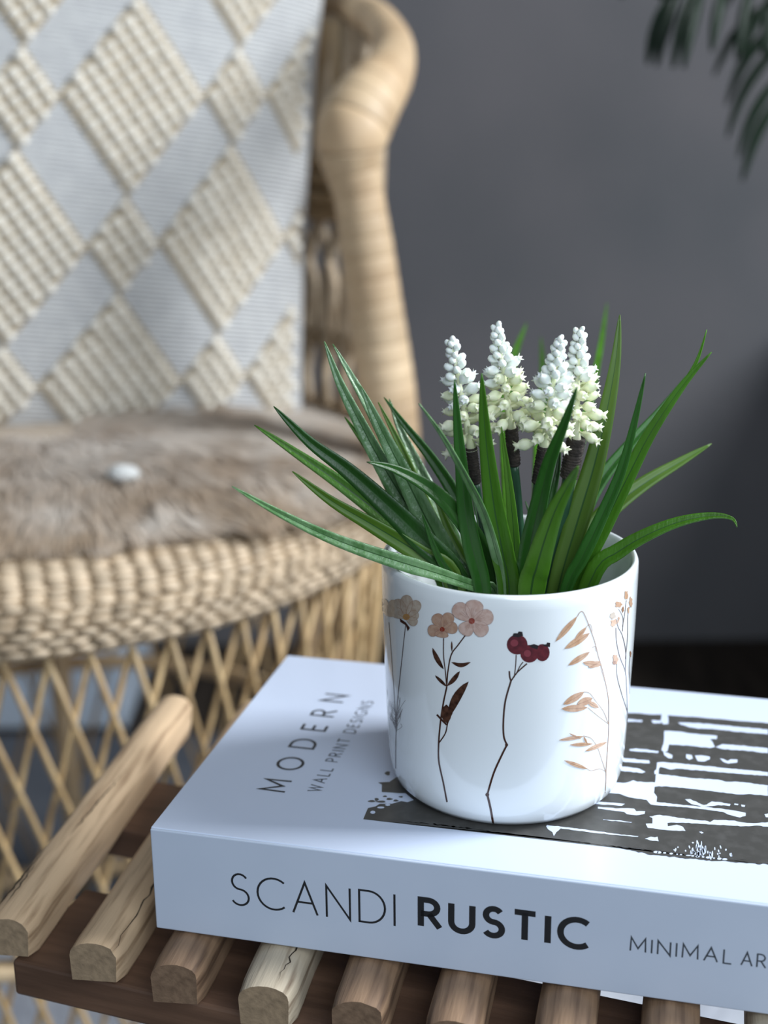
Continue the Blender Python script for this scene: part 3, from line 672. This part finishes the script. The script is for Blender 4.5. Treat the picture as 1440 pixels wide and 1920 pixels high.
def sprig(top, base, tape_end, lower, y, rmax, n, seed, m_low, stem_w):
    rnd = random.Random(seed)
    T, B_, E_ = at_y(*top, y), at_y(*base, y), at_y(*tape_end, y + .002)
    Lw = [at_y(*p, y + .004) for p in lower]; foot = V((MC.x + (Lw[-1].x - MC.x) * .3, MC.y, ZP))
    mb = MB(); pth = smooth_path([E_] + Lw + [foot], 14); mb.tube([rim_ok(p) for p in pth], stem_w, 12); st = mb.build('flower_stem', M_stem, plant)
    BASE[st.name] = V((0, 0, 0))
    def sub(name, me, mw=None):
        o = bpy.data.objects.new(name, me); COL.objects.link(o); o.parent = st
        if mw is not None: o.matrix_basis = mw
        return o
    mb = MB(); K = 30; pp = [lerp(B_, E_, i / K) for i in range(K + 1)]
    mb.tube([B_ + (B_ - E_) * .06] + pp, [stem_w * 1.35 * (1 + .10 * sin(i * 2.6) + .05 * rnd.random()) for i in range(K + 2)], 14); sub('stem_tape', mb.mesh('stem_tape', M_tape))
    mb = MB(); ax = (T - B_); Lx = ax.length; ax.normalize()
    mb.tube([B_ - ax * .0005] + [B_ + ax * Lx * t for t in (.1, .3, .6, .85, 1.0)], [.0019, .0012, .0010, .0008, .0006, .0003], 10); sub('flower_spike', mb.mesh('flower_spike', m_low))
    u = ax.orthogonal().normalized(); v_ = ax.cross(u)
    for i in range(n):
        t = (i + .3) / n; h = .04 + .95 * t ** .86 + rnd.uniform(-.008, .008); ang = i * 2.39996 + rnd.uniform(-.15, .15)
        s = 1 - h
        tilt = lerp(-.32, 1.05, h ** 1.2) + rnd.uniform(-.12, .12)
        d = (u * cos(ang) + v_ * sin(ang)) * cos(tilt) + ax * sin(tilt)
        kind = 'bell' if h < .30 else ('urn' if h < .62 else 'bud')
        mm = M_flw if (h > .52 or (h > .36 and rnd.random() < .4)) else m_low
        reach = rmax * (s ** .75 * .88 + .14)
        ln = {'bell': .0078, 'urn': .0058, 'bud': .0032}[kind]; sc = {'bell': 1.1, 'urn': 1.15, 'bud': lerp(1.5, .9, max(0, (h - .62) / .38))}[kind] * rnd.uniform(.9, 1.08)
        sc = min(sc, 1.6)
        start = B_ + ax * (Lx * h) + d * max(0, reach - ln * sc) * .75
        q = d.to_track_quat('Z', 'Y').to_matrix().to_4x4() @ Matrix.Rotation(rnd.uniform(0, 6), 4, 'Z') @ Matrix.Scale(sc, 4)
        q.translation = start
        sub('floret', FM[(kind, mm.name)], q)
sprig((847, 642), (884, 842), (892, 905), [(905, 985), (922, 1100)], .43, .0088, 50, 1, M_flc, .0013)
sprig((932, 616), (959, 806), (964, 872), [(972, 960), (978, 1100)], .435, .0094, 58, 2, M_flc, .0015)
sprig((1049, 640), (1019, 840), (1008, 905), [(1000, 985), (996, 1100)], .425, .0096, 56, 3, M_flc, .0014)
sprig((1086, 622), (1080, 826), (1067, 895), [(1052, 985), (1030, 1100)], .44, .0094, 58, 4, M_flc, .0022)

# ------------------------------------------------------------------ rattan tub chair
CC = V((-.26, .97, 0)); RC = .275; ZS = .4675; ZTOP = .5015
chair = thing('rattan_chair', 'round woven rattan tub chair with a lattice base and thick wrapped armrest post', 'chair', (CC.x, CC.y, 0))
def onc(th, r, z): return V((CC.x + r * cos(th), CC.y + r * sin(th), z))
# woven seat rim: dark core with woven stitches standing on it
prof = [(-.018, .000), (-.006, -.001), (.0, .004), (.001, .013), (-.001, .020), (-.006, .026), (-.014, .030), (-.026, .0335), (-.045, .036), (-.08, .036), (-.2, .035)]
mb = MB(); n = 96
mb.lathe([(RC - .002 + a, ZS + b) for a, b in [(-.2, .004)] + prof] + [(.0005, ZS + .035)], n, (CC.x, CC.y, 0)); mb.build('seat', M_weave_dark, chair)
mb = MB(); mb.lathe([(1 * cos(a), sin(a)) for a in [radians(x) for x in (-89, -45, 0, 45, 89)]], 6); 
for i, v_ in enumerate(mb.v): mb.v[i] = (v_[0] * .0025, v_[1] * .0072, v_[2] * .0019)
st_me = mb.mesh('rattan_stitch', M_weave); stv = list(mb.v); stf = list(mb.f)
pl = [(RC + a, ZS + b) for a, b in prof[1:]]
ac = [0]
for a, b in zip(pl, pl[1:]): ac.append(ac[-1] + hypot(b[0] - a[0], b[1] - a[1]))
def at_prof(s):
    for i in range(len(pl) - 1):
        if s <= ac[i + 1]:
            t = (s - ac[i]) / (ac[i + 1] - ac[i]); r = lerp(pl[i][0], pl[i + 1][0], t); z = lerp(pl[i][1], pl[i + 1][1], t)
            d = V((pl[i + 1][0] - pl[i][0], pl[i + 1][1] - pl[i][1])).normalized(); return r, z, V((d.y, -d.x))
rows = 22; st_all = []; rnd = random.Random(9)
for k in range(rows):
    r, z, nn = at_prof(.002 + k * .0050); m_ = int(2 * pi * r / .0125)
    for j in range(m_):
        th = 2 * pi * (j + (.5 if k % 2 else 0)) / m_ + rnd.uniform(-.003, .003)
        rad = V((cos(th), sin(th), 0)); tg = V((-sin(th), cos(th), 0)); nr = rad * nn.x + V((0, 0, nn.y))
        if nr.dot(rad) < 0 and nr.z < 0: nr = -nr
        tg = (tg + nr.cross(tg) * rnd.uniform(-.12, .12)).normalized(); up3 = nr.cross(tg).normalized(); up3 = -up3
        X3 = tg.cross(nr)
        Mx = Matrix((X3, tg, nr)).transposed().to_4x4(); Mx.translation = V((CC.x, CC.y, 0)) + rad * r + V((0, 0, z)) + nr * .0002 * rnd.uniform(-3, 5)
        sc = Matrix.Diagonal((rnd.uniform(.85, 1.1), rnd.uniform(.9, 1.15), rnd.uniform(.8, 1.3), 1))
        st_all.append((Mx @ sc, th))
def key(e): p = e[0].translation; vis = 1 if -1.9 < e[1] - (2 * pi if e[1] > pi else 0) < -.0 and p.z > ZS + .001 else 0; return (-vis, (p - O).length + (1 if (p.x / p.y) < -.29 else 0))
st_all.sort(key=key)
for Mx, th in st_all[:290]: link('rattan_stitch', st_me, chair, Mx)
mb = MB()
for Mx, th in st_all[290:]: mb.add([Mx @ V(v_) for v_ in stv], stf)
tag(mb.build('woven_rim', M_weave, chair), kind='stuff')
# lattice base
ZW, RW = .25, .238
NS = 72
ring_top = [onc(2 * pi * i / 96, RC - .008, ZS + .001) for i in range(97)]
for rr, zz, rd in ((RC - .008, ZS + .0005, .004), (RW, ZW, .007), (RC - .01, .0168, .010)):
    mb = MB(); mb.tube([onc(2 * pi * i / 96, rr, zz) for i in range(97)], rd, 10, cap=False); mb.build('base_ring', M_rattan, chair)
dth = radians(13.8)
for fam in (1, -1):
    for i in range(NS):
        th = 2 * pi * i / NS + (.012 if fam == 1 else .034)
        if radians(35) < th + fam * dth * .5 < radians(200) and i % 3: continue
        ro = 0.0022 * fam
        a = onc(th, RC - .008 + ro, ZS + .004); b = onc(th + fam * dth, RW + ro, ZW)
        c = onc(th + fam * dth * 2.1, RC - .012 + ro, .018)
        q = onc(th + fam * dth * .5, (RC + RW) / 2 - .006 + ro, (ZS + ZW) / 2)
        mb = MB(); mb.tube([a, q, b, c], .0021 if fam == 1 else .0019, 6); mb.build('lattice_strand', M_strand, chair)
for d in (12, 30, 100, 170, 235):
    th = radians(d); mb = MB(); mb.tube([onc(th, RC - .03, ZS), onc(th, RW - .02, ZW), onc(th, RC - .03, .0072)], .010, 12); mb.build('leg', M_rattan, chair)
# wrapped armrest that sweeps round the back and comes down on both sides as posts
tp = [(( 740, 905, .950), 52), ((733, 800, .950), 54), ((720, 700, .950), 55), ((705, 590, .950), 52), ((688, 470, .950), 50), ((674, 370, .950), 46), ((660, 305, .950), 55), ((660, 250, .95), 66), ((690, 190, .965), 61), ((727, 138, .99), 47), ((738, 88, 1.03), 36), ((714, 45, 1.08), 32), ((680, 20, 1.13), 30), ((620, 5, 1.22), 30), ((520, -20, 1.26), 30)]
path = [at_y(*p) for p, r in tp]; rad = [r * (p[1] * .955 + .06) / F for p, r in zip(path, [r for _, r in tp])]
zl = path[-1].z
for d in (112, 130, 150, 168, 180): path.append(onc(radians(d), .29, zl)); rad.append(.014)
path += [onc(radians(190), .285, .74), onc(radians(192), .275, .64), onc(radians(193), .27, .505)]; rad += [.018, .02, .02]
NP = 150
pts = smooth_path(path, NP); rs = [v_.x for v_ in smooth_path([V((r, 0, 0)) for r in rad], NP)]
mb = MB(); mb.tube(pts, [r * .93 for r in rs], 20); mb.build('arm_post', M_bind, chair)
L_ = [0]
for a, b in zip(pts, pts[1:]): L_.append(L_[-1] + (b - a).length)
def along(s):
    for i in range(NP):
        if s <= L_[i + 1]: t = (s - L_[i]) / (L_[i + 1] - L_[i]); return lerp(pts[i], pts[i + 1], t), lerp(rs[i], rs[i + 1], t)
    return pts[-1], rs[-1]
s_ = .002; k = 0; rnd = random.Random(11)
while s_ < L_[-1] - .02:
    wd = rnd.uniform(.0125, .0165); mb = MB(); pp = []; rr = []
    for t in (0, .08, .3, .7, .92, 1):
        p, r = along(s_ + wd * t); pp.append(p); rr.append(r * (.975 if t in (0, 1) else (.993 if t in (.08, .92) else 1.0)) + rnd.uniform(0, .0001))
    mb.tube(pp, rr, 20); mb.build('rattan_binding', M_bind, chair); s_ += wd * 1.0; k += 1
# back wall of upright canes between seat and armrest
def rim_by_angle(th):
    best = min(pts[20:], key=lambda p: abs(((atan2(p.y - CC.y, p.x - CC.x) - th + pi) % (2 * pi)) - pi)); return best
for i in range(52):
    th = radians(23 + i * 2.8); top = rim_by_angle(th); sl = radians(3 * (1 if i % 2 else -1))
    a = onc(th, RC - .006, ZTOP - .002); b = onc(th + sl, RC + .002, .60); c = onc(th - sl, RC + .006, .69); d = onc(th, RC + .008, max(.70, top.z - .004))
    d = lerp(d, V((top.x, top.y, top.z - .01)), .6)
    mb = MB(); mb.tube(smooth_path([a, b, c, d], 8), .0046, 7); mb.build('back_cane', M_weave, chair)
for z_, rd, r_ in ((.507, .006, RC), (.56, .0045, RC + .004), (.567, .004, RC + .004), (.664, .006, RC + .0), (.676, .007, RC - .004), (.69, .007, RC - .004), (.702, .006, RC + .0)):
    mb = MB(); mb.tube([onc(radians(20 + 2.35 * i), r_ - .004, z_) for i in range(71)], rd, 8); mb.build('back_ring', M_rattan, chair)
# close weave behind the canes
mb = MB(); nth = 60; zz = [.665, .68, .70, .72, .74, .77, .80]
vv = []; 
for i in range(nth + 1):
    th = radians(27 + i * 2.4)
    top = rim_by_angle(th).z - .01
    for z_ in zz:
        z2 = lerp(.665, top, (z_ - .665) / .135); vv.append(onc(th, RC + .012 + .02 * (z_ - .5), z2))
ff = [(i * 7 + j, i * 7 + j + 1, (i + 1) * 7 + j + 1, (i + 1) * 7 + j) for i in range(nth) for j in range(6)]
mb.add(vv, ff); o = mb.build('back_weave', M_rattan, chair); sd = o.modifiers.new('solid', 'SOLIDIFY'); sd.thickness = .003

# ------------------------------------------------------------------ fur throw on the seat
throw = thing('fur_throw', 'beige and brown faux fur throw spread over the woven chair seat', 'throw', (CC.x, CC.y, ZTOP + .006))
bd = [at_z(x, y, .512) for x, y in ((-260, 1065), (-120, 1052), (0, 1020), (150, 1008), (300, 995), (430, 982), (540, 970), (620, 950), (690, 922))]
bd = [V((p.x, p.y)) for p in bd] + [V((CC.x + .245 * cos(radians(a)), CC.y + .245 * sin(radians(a)))) for a in (15, 40, 65, 90, 115, 140, 165, 190, 210)]
cen = V((CC.x, CC.y))
def bound(th):
    # distance from the centre to the edge of the throw
    d = V((cos(th), sin(th))); best = .2
    for a, b in zip(bd, bd[1:] + bd[:1]):
        e = b - a; den = d.x * e.y - d.y * e.x
        if abs(den) < 1e-9: continue
        q = a - cen; t = (q.x * e.y - q.y * e.x) / den; s = (q.x * d.y - q.y * d.x) / den
        if t > 0 and -.001 <= s <= 1.001: best = t
    return best
bt = [bound(2 * pi * i / 180) for i in range(180)]
def hz(x, y):
    d = V((x, y)) - cen; th = atan2(d.y, d.x) % (2 * pi); R_ = bt[int(th / (2 * pi) * 180) % 180]; u = min(1, d.length / R_)
    return ZTOP + .0115 + .016 * (1 - u ** 3.5) + .006 * noise.noise(V((x * 14, y * 14, 0))) * (1 - u)
mb = MB(); vv = [(cen.x, cen.y, hz(cen.x, cen.y))]; ff = []
for k in range(1, 13):
    for i in range(60):
        th = 2 * pi * i / 60; R_ = bound(th) * k / 12; x, y = cen.x + R_ * cos(th), cen.y + R_ * sin(th); vv.append((x, y, hz(x, y) - (.004 if k == 12 else 0)))
for i in range(60): ff.append((0, 1 + i, 1 + (i + 1) % 60))
for k in range(11):
    for i in range(60): a = 1 + k * 60 + i; b = 1 + k * 60 + (i + 1) % 60; ff.append((a, a + 60, b + 60, b))
mb.add(vv, ff); o = mb.build('hide', M_hide, throw); sd = o.modifiers.new('s', 'SOLIDIFY'); sd.thickness = .004; sd.offset = -1
rnd = random.Random(4); vv = []; ff = []
for k in range(30000):
    th = rnd.uniform(pi * .9, 2.12 * pi) if k % 5 else rnd.uniform(0, 2 * pi)
    R_ = bt[int((th % (2 * pi)) / (2 * pi) * 180) % 180]; u = sqrt(rnd.uniform(.02, 1.02)); x, y = cen.x + R_ * u * cos(th), cen.y + R_ * u * sin(th)
    ca = noise.noise(V((x * 22, y * 22, 3))) * 1.1 + noise.noise(V((x * 60, y * 60, 8))) * .5; out = V((cos(th + ca), sin(th + ca), 0))
    ln = rnd.uniform(.018, .034) * (1 + .3 * noise.noise(V((x * 30, y * 30, 5)))); lift = .55 * (1 - u ** 3) + .12 * rnd.random()
    p = V((x, y, hz(x, y) - .002)); q = p + (out + V((0, 0, lift))) * ln * .5; e = q + (out + V((0, 0, lift - .65))) * ln * .5
    if hypot(q.x - CC.x, q.y - CC.y) < .29: q.z = max(q.z, ZTOP + .0075)
    if hypot(e.x - CC.x, e.y - CC.y) < .29: e.z = max(e.z, ZTOP + .0075)
    sd_ = V((-out.y, out.x, 0)) * rnd.uniform(.0005, .0011); i = len(vv)
    vv += [p - sd_, p + sd_, q + sd_ * .8, q - sd_ * .8, e]; ff += [(i, i + 1, i + 2, i + 3), (i + 3, i + 2, i + 4)]
mb = MB(); mb.add(vv, ff); tag(mb.build('fur_pile', M_fur, throw), kind='stuff')

tp_ = at_z(230, 888, ZTOP + .033); mb = MB(); mb.lathe([(cos(radians(a)), sin(radians(a))) for a in range(-88, 89, 22)], 14)  # pale blob stands in for a blurred highlight on the fur
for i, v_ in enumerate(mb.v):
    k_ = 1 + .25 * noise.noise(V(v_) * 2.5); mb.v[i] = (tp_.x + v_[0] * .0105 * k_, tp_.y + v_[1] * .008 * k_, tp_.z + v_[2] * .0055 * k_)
mb.build('tuft_highlight', M_furhi, throw)
# ------------------------------------------------------------------ cushion
BRp = at_y(568, 846, 1.075)
rollc = radians(8.0); lean = radians(9); yawc = radians(20)
U0 = V((0, sin(lean), cos(lean))); R0 = V((cos(yawc), sin(yawc), 0)); U0 = (U0 - R0 * U0.dot(R0)).normalized()
U = (U0 * cos(rollc) + R0 * sin(rollc)).normalized(); R = (R0 * cos(rollc) - U0 * sin(rollc)).normalized(); Nn = R.cross(U).normalized()
if Nn.y > 0: Nn = -Nn
WC = .465
Cc = BRp - R * WC / 2 + U * (WC / 2 - .008)
cush = thing('cushion', 'cream knitted cushion with raised bobble diamonds leaning in the rattan chair', 'cushion', Cc - U * WC / 2)
def cs(u, v_, side=1, lift=0):
    a, b = 2 * u / WC, 2 * v_ / WC; e = max(0, (1 - a * a)) * max(0, (1 - b * b))
    th = .048 * e ** .40
    px = u * (1 - .045 * (1 - b * b) * 0 - .03 * (b * b) * 0 - .05 * (1 - (b * b)) * 1 * abs(a) ** 2); py = v_ * (1 - .05 * (1 - a * a) * abs(b) ** 2)
    return Cc + R * px + U * py + Nn * (side * (th + lift) - .0)
n = 90; vv = []; ff = []
for s in (1, -1):
    o_ = len(vv)
    for i in range(n + 1):
        for j in range(n + 1):
            a = sin((i / n - .5) * pi) * WC / 2; b = sin((j / n - .5) * pi) * WC / 2; vv.append(cs(a, b, s))
    for i in range(n):
        for j in range(n):
            q = (o_ + i * (n + 1) + j, o_ + (i + 1) * (n + 1) + j, o_ + (i + 1) * (n + 1) + j + 1, o_ + i * (n + 1) + j + 1); ff.append(q if s == 1 else q[::-1])
Rc = Matrix((R, -Nn, U)).transposed(); Rci = Rc.inverted(); mwc = Rc.to_4x4(); mwc.translation = Cc
mb = MB(); mb.add([Rci @ (V(p) - Cc) for p in vv], ff); me = mb.mesh('cushion_cover', M_knit)
bm = bmesh.new(); bm.from_mesh(me); bmesh.ops.remove_doubles(bm, verts=bm.verts, dist=.0002); bmesh.ops.recalc_face_normals(bm, faces=bm.faces); bm.to_mesh(me); bm.free()
for p in me.polygons: p.use_smooth = True
link('cushion_cover', me, cush, mwc)
def uv_of(px, py):
    p = at_plane(px, py, Cc + Nn * .05, Nn); d = p - Cc; return d.dot(R), d.dot(U)
big = [(253, 178), (20, 470), (215, 735), (470, 75), (448, 428), (415, 990)[:0] or (38, 1010)[:0] or (58, -95)]
big = [uv_of(*p) for p in big]
ua = V(big[1]) - V(big[0]); ub = V(big[2]) - V(big[1])     # the two repeats of the pattern
c0 = V(big[0]); cells = []
for i in range(-6, 7):
    for j in range(-6, 7):
        c = c0 + ua * i + ub * j; cells.append((c, 1.0)); cells.append((c + (ua + ub) * .5, .5))
ea, ebv = ua * .325, ub * .335
BL, BW = (ebv.length * 2 / 10) * .46, (ea.length * 2 / 8) * .46
mb = MB(); mb.lathe([(cos(a), sin(a)) for a in [radians(x) for x in (-89, -40, 0, 40, 89)]], 8)
for i, v_ in enumerate(mb.v): mb.v[i] = (v_[0] * BL, v_[1] * BW, v_[2] * .0044)
bob_me = mb.mesh('knit_bobble', M_bob); bv, bf = list(mb.v), list(mb.f); bobs = []; rnd = random.Random(2)
patch = MB()
for c, k in cells:
    na, nb2 = (8, 10) if k == 1 else (4, 5)
    for i in range(na):
        for j in range(nb2):
            p = c + ea * k * 2 * ((i + .5) / na - .5) * .98 + ebv * k * 2 * ((j + .5 + (.5 if i % 2 else 0)) / nb2 - .5 - .02)
            if abs(p.x) > WC / 2 - .012 or abs(p.y) > WC / 2 - .012: continue
            q0 = cs(p.x, p.y, 1, .0015); du = (cs(p.x + .002, p.y) - cs(p.x - .002, p.y)).normalized(); dv = (cs(p.x, p.y + .002) - cs(p.x, p.y - .002)).normalized()
            nrm = du.cross(dv).normalized()
            if nrm.dot(Nn) < 0: nrm = -nrm
            dirv = (du * ebv.x + dv * ebv.y).normalized(); y3 = nrm.cross(dirv).normalized()
            Mx = Matrix((dirv, y3, nrm)).transposed().to_4x4(); Mx.translation = q0
            bobs.append(Mx @ Matrix.Scale(rnd.uniform(.88, 1.12), 4))
bobs = [b for b in bobs if True]
def onscreen(p):
    d = p - O; z = d.dot(fwd0); return abs(d.dot(right) / z * F) < 740 and abs(d.dot(up) / z * F) < 980
bobs.sort(key=lambda m_: (0 if onscreen(m_.translation) else 1, (m_.translation - O).length))
for Mx in bobs[:290]: link('knit_bobble', bob_me, cush, Mx)
mb = MB()
for Mx in bobs[290:]: mb.add([Mx @ V(v_) for v_ in bv], bf)
tag(mb.build('knit_bobbles', M_bob, cush), kind='stuff')
# beige backing of every diamond
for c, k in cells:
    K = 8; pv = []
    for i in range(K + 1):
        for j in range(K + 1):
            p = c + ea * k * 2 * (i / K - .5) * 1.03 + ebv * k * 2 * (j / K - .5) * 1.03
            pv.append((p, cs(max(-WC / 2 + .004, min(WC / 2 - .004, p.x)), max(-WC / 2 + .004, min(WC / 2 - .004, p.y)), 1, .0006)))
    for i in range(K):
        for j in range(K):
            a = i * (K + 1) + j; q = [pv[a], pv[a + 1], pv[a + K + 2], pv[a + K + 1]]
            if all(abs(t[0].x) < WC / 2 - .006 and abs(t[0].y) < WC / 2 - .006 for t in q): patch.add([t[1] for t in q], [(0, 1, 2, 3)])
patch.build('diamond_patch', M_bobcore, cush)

# ------------------------------------------------------------------ floor things
mb = MB(); rug = []
mb.box((-.08, .78, .0033), 1.2, .70, .0062); o = mb.build('rug', M_rug, smooth=False); bevel(o, .002)
tag(o, 'pale blue-grey rug lying under the slatted side table', 'rug')
mb = MB(); mb.box((-.45, 1.345, .0033), 1.1, .42, .0062); o = mb.build('rug', M_rugd, smooth=False); bevel(o, .002)
tag(o, 'dark slate-grey rug on the floor behind the rattan chair', 'rug')
bx = thing('storage_box', 'pale blue lidded box on the floor behind the rattan chair', 'box', (-.52, 1.68, .0))
mb = MB(); mb.box((-.52, 1.68, .046), .40, .20, .09); bevel(mb.build('box_body', M_boxb, bx, False), .004)
mb = MB(); mb.box((-.52, 1.68, .104), .41, .21, .026); bevel(mb.build('box_lid', M_boxb, bx, False), .004)
dr = thing('shade_blocker', 'unseen dark wooden chest added beyond the right edge to shade the lower wall', 'shade_blocker', (.95, 1.60, 0))  # out-of-view chest put in to throw soft shade on the lower wall
mb = MB(); mb.box((.95, 1.615, .25), .74, .44, .38); bevel(mb.build('blocker_body', M_blocker, dr, False), .004)
mb = MB(); mb.box((.95, 1.610, .455), .78, .47, .03); bevel(mb.build('blocker_top', M_blocker, dr, False), .004)
for x in (.62, 1.28):
    for y in (1.43, 1.80): mb = MB(); mb.tube([V((x, y, .06)), V((x, y, .001))], [.022, .015], 10); mb.build('leg', M_blocker, dr)
for r_ in range(2):
    for c_ in range(2):
        x = .95 + (c_ - .5) * .36; z = .165 + r_ * .185; mb = MB(); mb.box((x, 1.388, z), .345, .018, .17); d_ = bevel(mb.build('drawer', M_blocker, dr, False), .003)
        mb = MB(); mb.tube([V((x, 1.378, z)), V((x, 1.362, z)), V((x, 1.356, z))], [.006, .009, .011], 12); kn = bpy.data.objects.new('knob', mb.mesh('knob', M_brass)); COL.objects.link(kn); kn.parent = d_

# ------------------------------------------------------------------ palm hanging into the top right corner
pb = V((.70, 1.14, 0))
palm = thing('potted_palm', 'dark green palm with drooping narrow leaflets, tips hanging in at the top right corner', 'plant', pb)
mb = MB(); mb.lathe([(0, .001), (.10, .001), (.115, .02), (.14, .26), (.145, .28), (.132, .28), (.125, .25), (0, .25)], 40, pb); mb.build('planter', M_terra, palm)
mb = MB(); mb.tube(smooth_path([pb + V((0, 0, .24)), pb + V((.01, 0, .5)), pb + V((-.005, 0, .8)), pb + V((0, 0, 1.0))], 16), [.028 - .0006 * i for i in range(17)], 12); mb.build('trunk', M_bark, palm)
crown = pb + V((0, 0, 1.0))
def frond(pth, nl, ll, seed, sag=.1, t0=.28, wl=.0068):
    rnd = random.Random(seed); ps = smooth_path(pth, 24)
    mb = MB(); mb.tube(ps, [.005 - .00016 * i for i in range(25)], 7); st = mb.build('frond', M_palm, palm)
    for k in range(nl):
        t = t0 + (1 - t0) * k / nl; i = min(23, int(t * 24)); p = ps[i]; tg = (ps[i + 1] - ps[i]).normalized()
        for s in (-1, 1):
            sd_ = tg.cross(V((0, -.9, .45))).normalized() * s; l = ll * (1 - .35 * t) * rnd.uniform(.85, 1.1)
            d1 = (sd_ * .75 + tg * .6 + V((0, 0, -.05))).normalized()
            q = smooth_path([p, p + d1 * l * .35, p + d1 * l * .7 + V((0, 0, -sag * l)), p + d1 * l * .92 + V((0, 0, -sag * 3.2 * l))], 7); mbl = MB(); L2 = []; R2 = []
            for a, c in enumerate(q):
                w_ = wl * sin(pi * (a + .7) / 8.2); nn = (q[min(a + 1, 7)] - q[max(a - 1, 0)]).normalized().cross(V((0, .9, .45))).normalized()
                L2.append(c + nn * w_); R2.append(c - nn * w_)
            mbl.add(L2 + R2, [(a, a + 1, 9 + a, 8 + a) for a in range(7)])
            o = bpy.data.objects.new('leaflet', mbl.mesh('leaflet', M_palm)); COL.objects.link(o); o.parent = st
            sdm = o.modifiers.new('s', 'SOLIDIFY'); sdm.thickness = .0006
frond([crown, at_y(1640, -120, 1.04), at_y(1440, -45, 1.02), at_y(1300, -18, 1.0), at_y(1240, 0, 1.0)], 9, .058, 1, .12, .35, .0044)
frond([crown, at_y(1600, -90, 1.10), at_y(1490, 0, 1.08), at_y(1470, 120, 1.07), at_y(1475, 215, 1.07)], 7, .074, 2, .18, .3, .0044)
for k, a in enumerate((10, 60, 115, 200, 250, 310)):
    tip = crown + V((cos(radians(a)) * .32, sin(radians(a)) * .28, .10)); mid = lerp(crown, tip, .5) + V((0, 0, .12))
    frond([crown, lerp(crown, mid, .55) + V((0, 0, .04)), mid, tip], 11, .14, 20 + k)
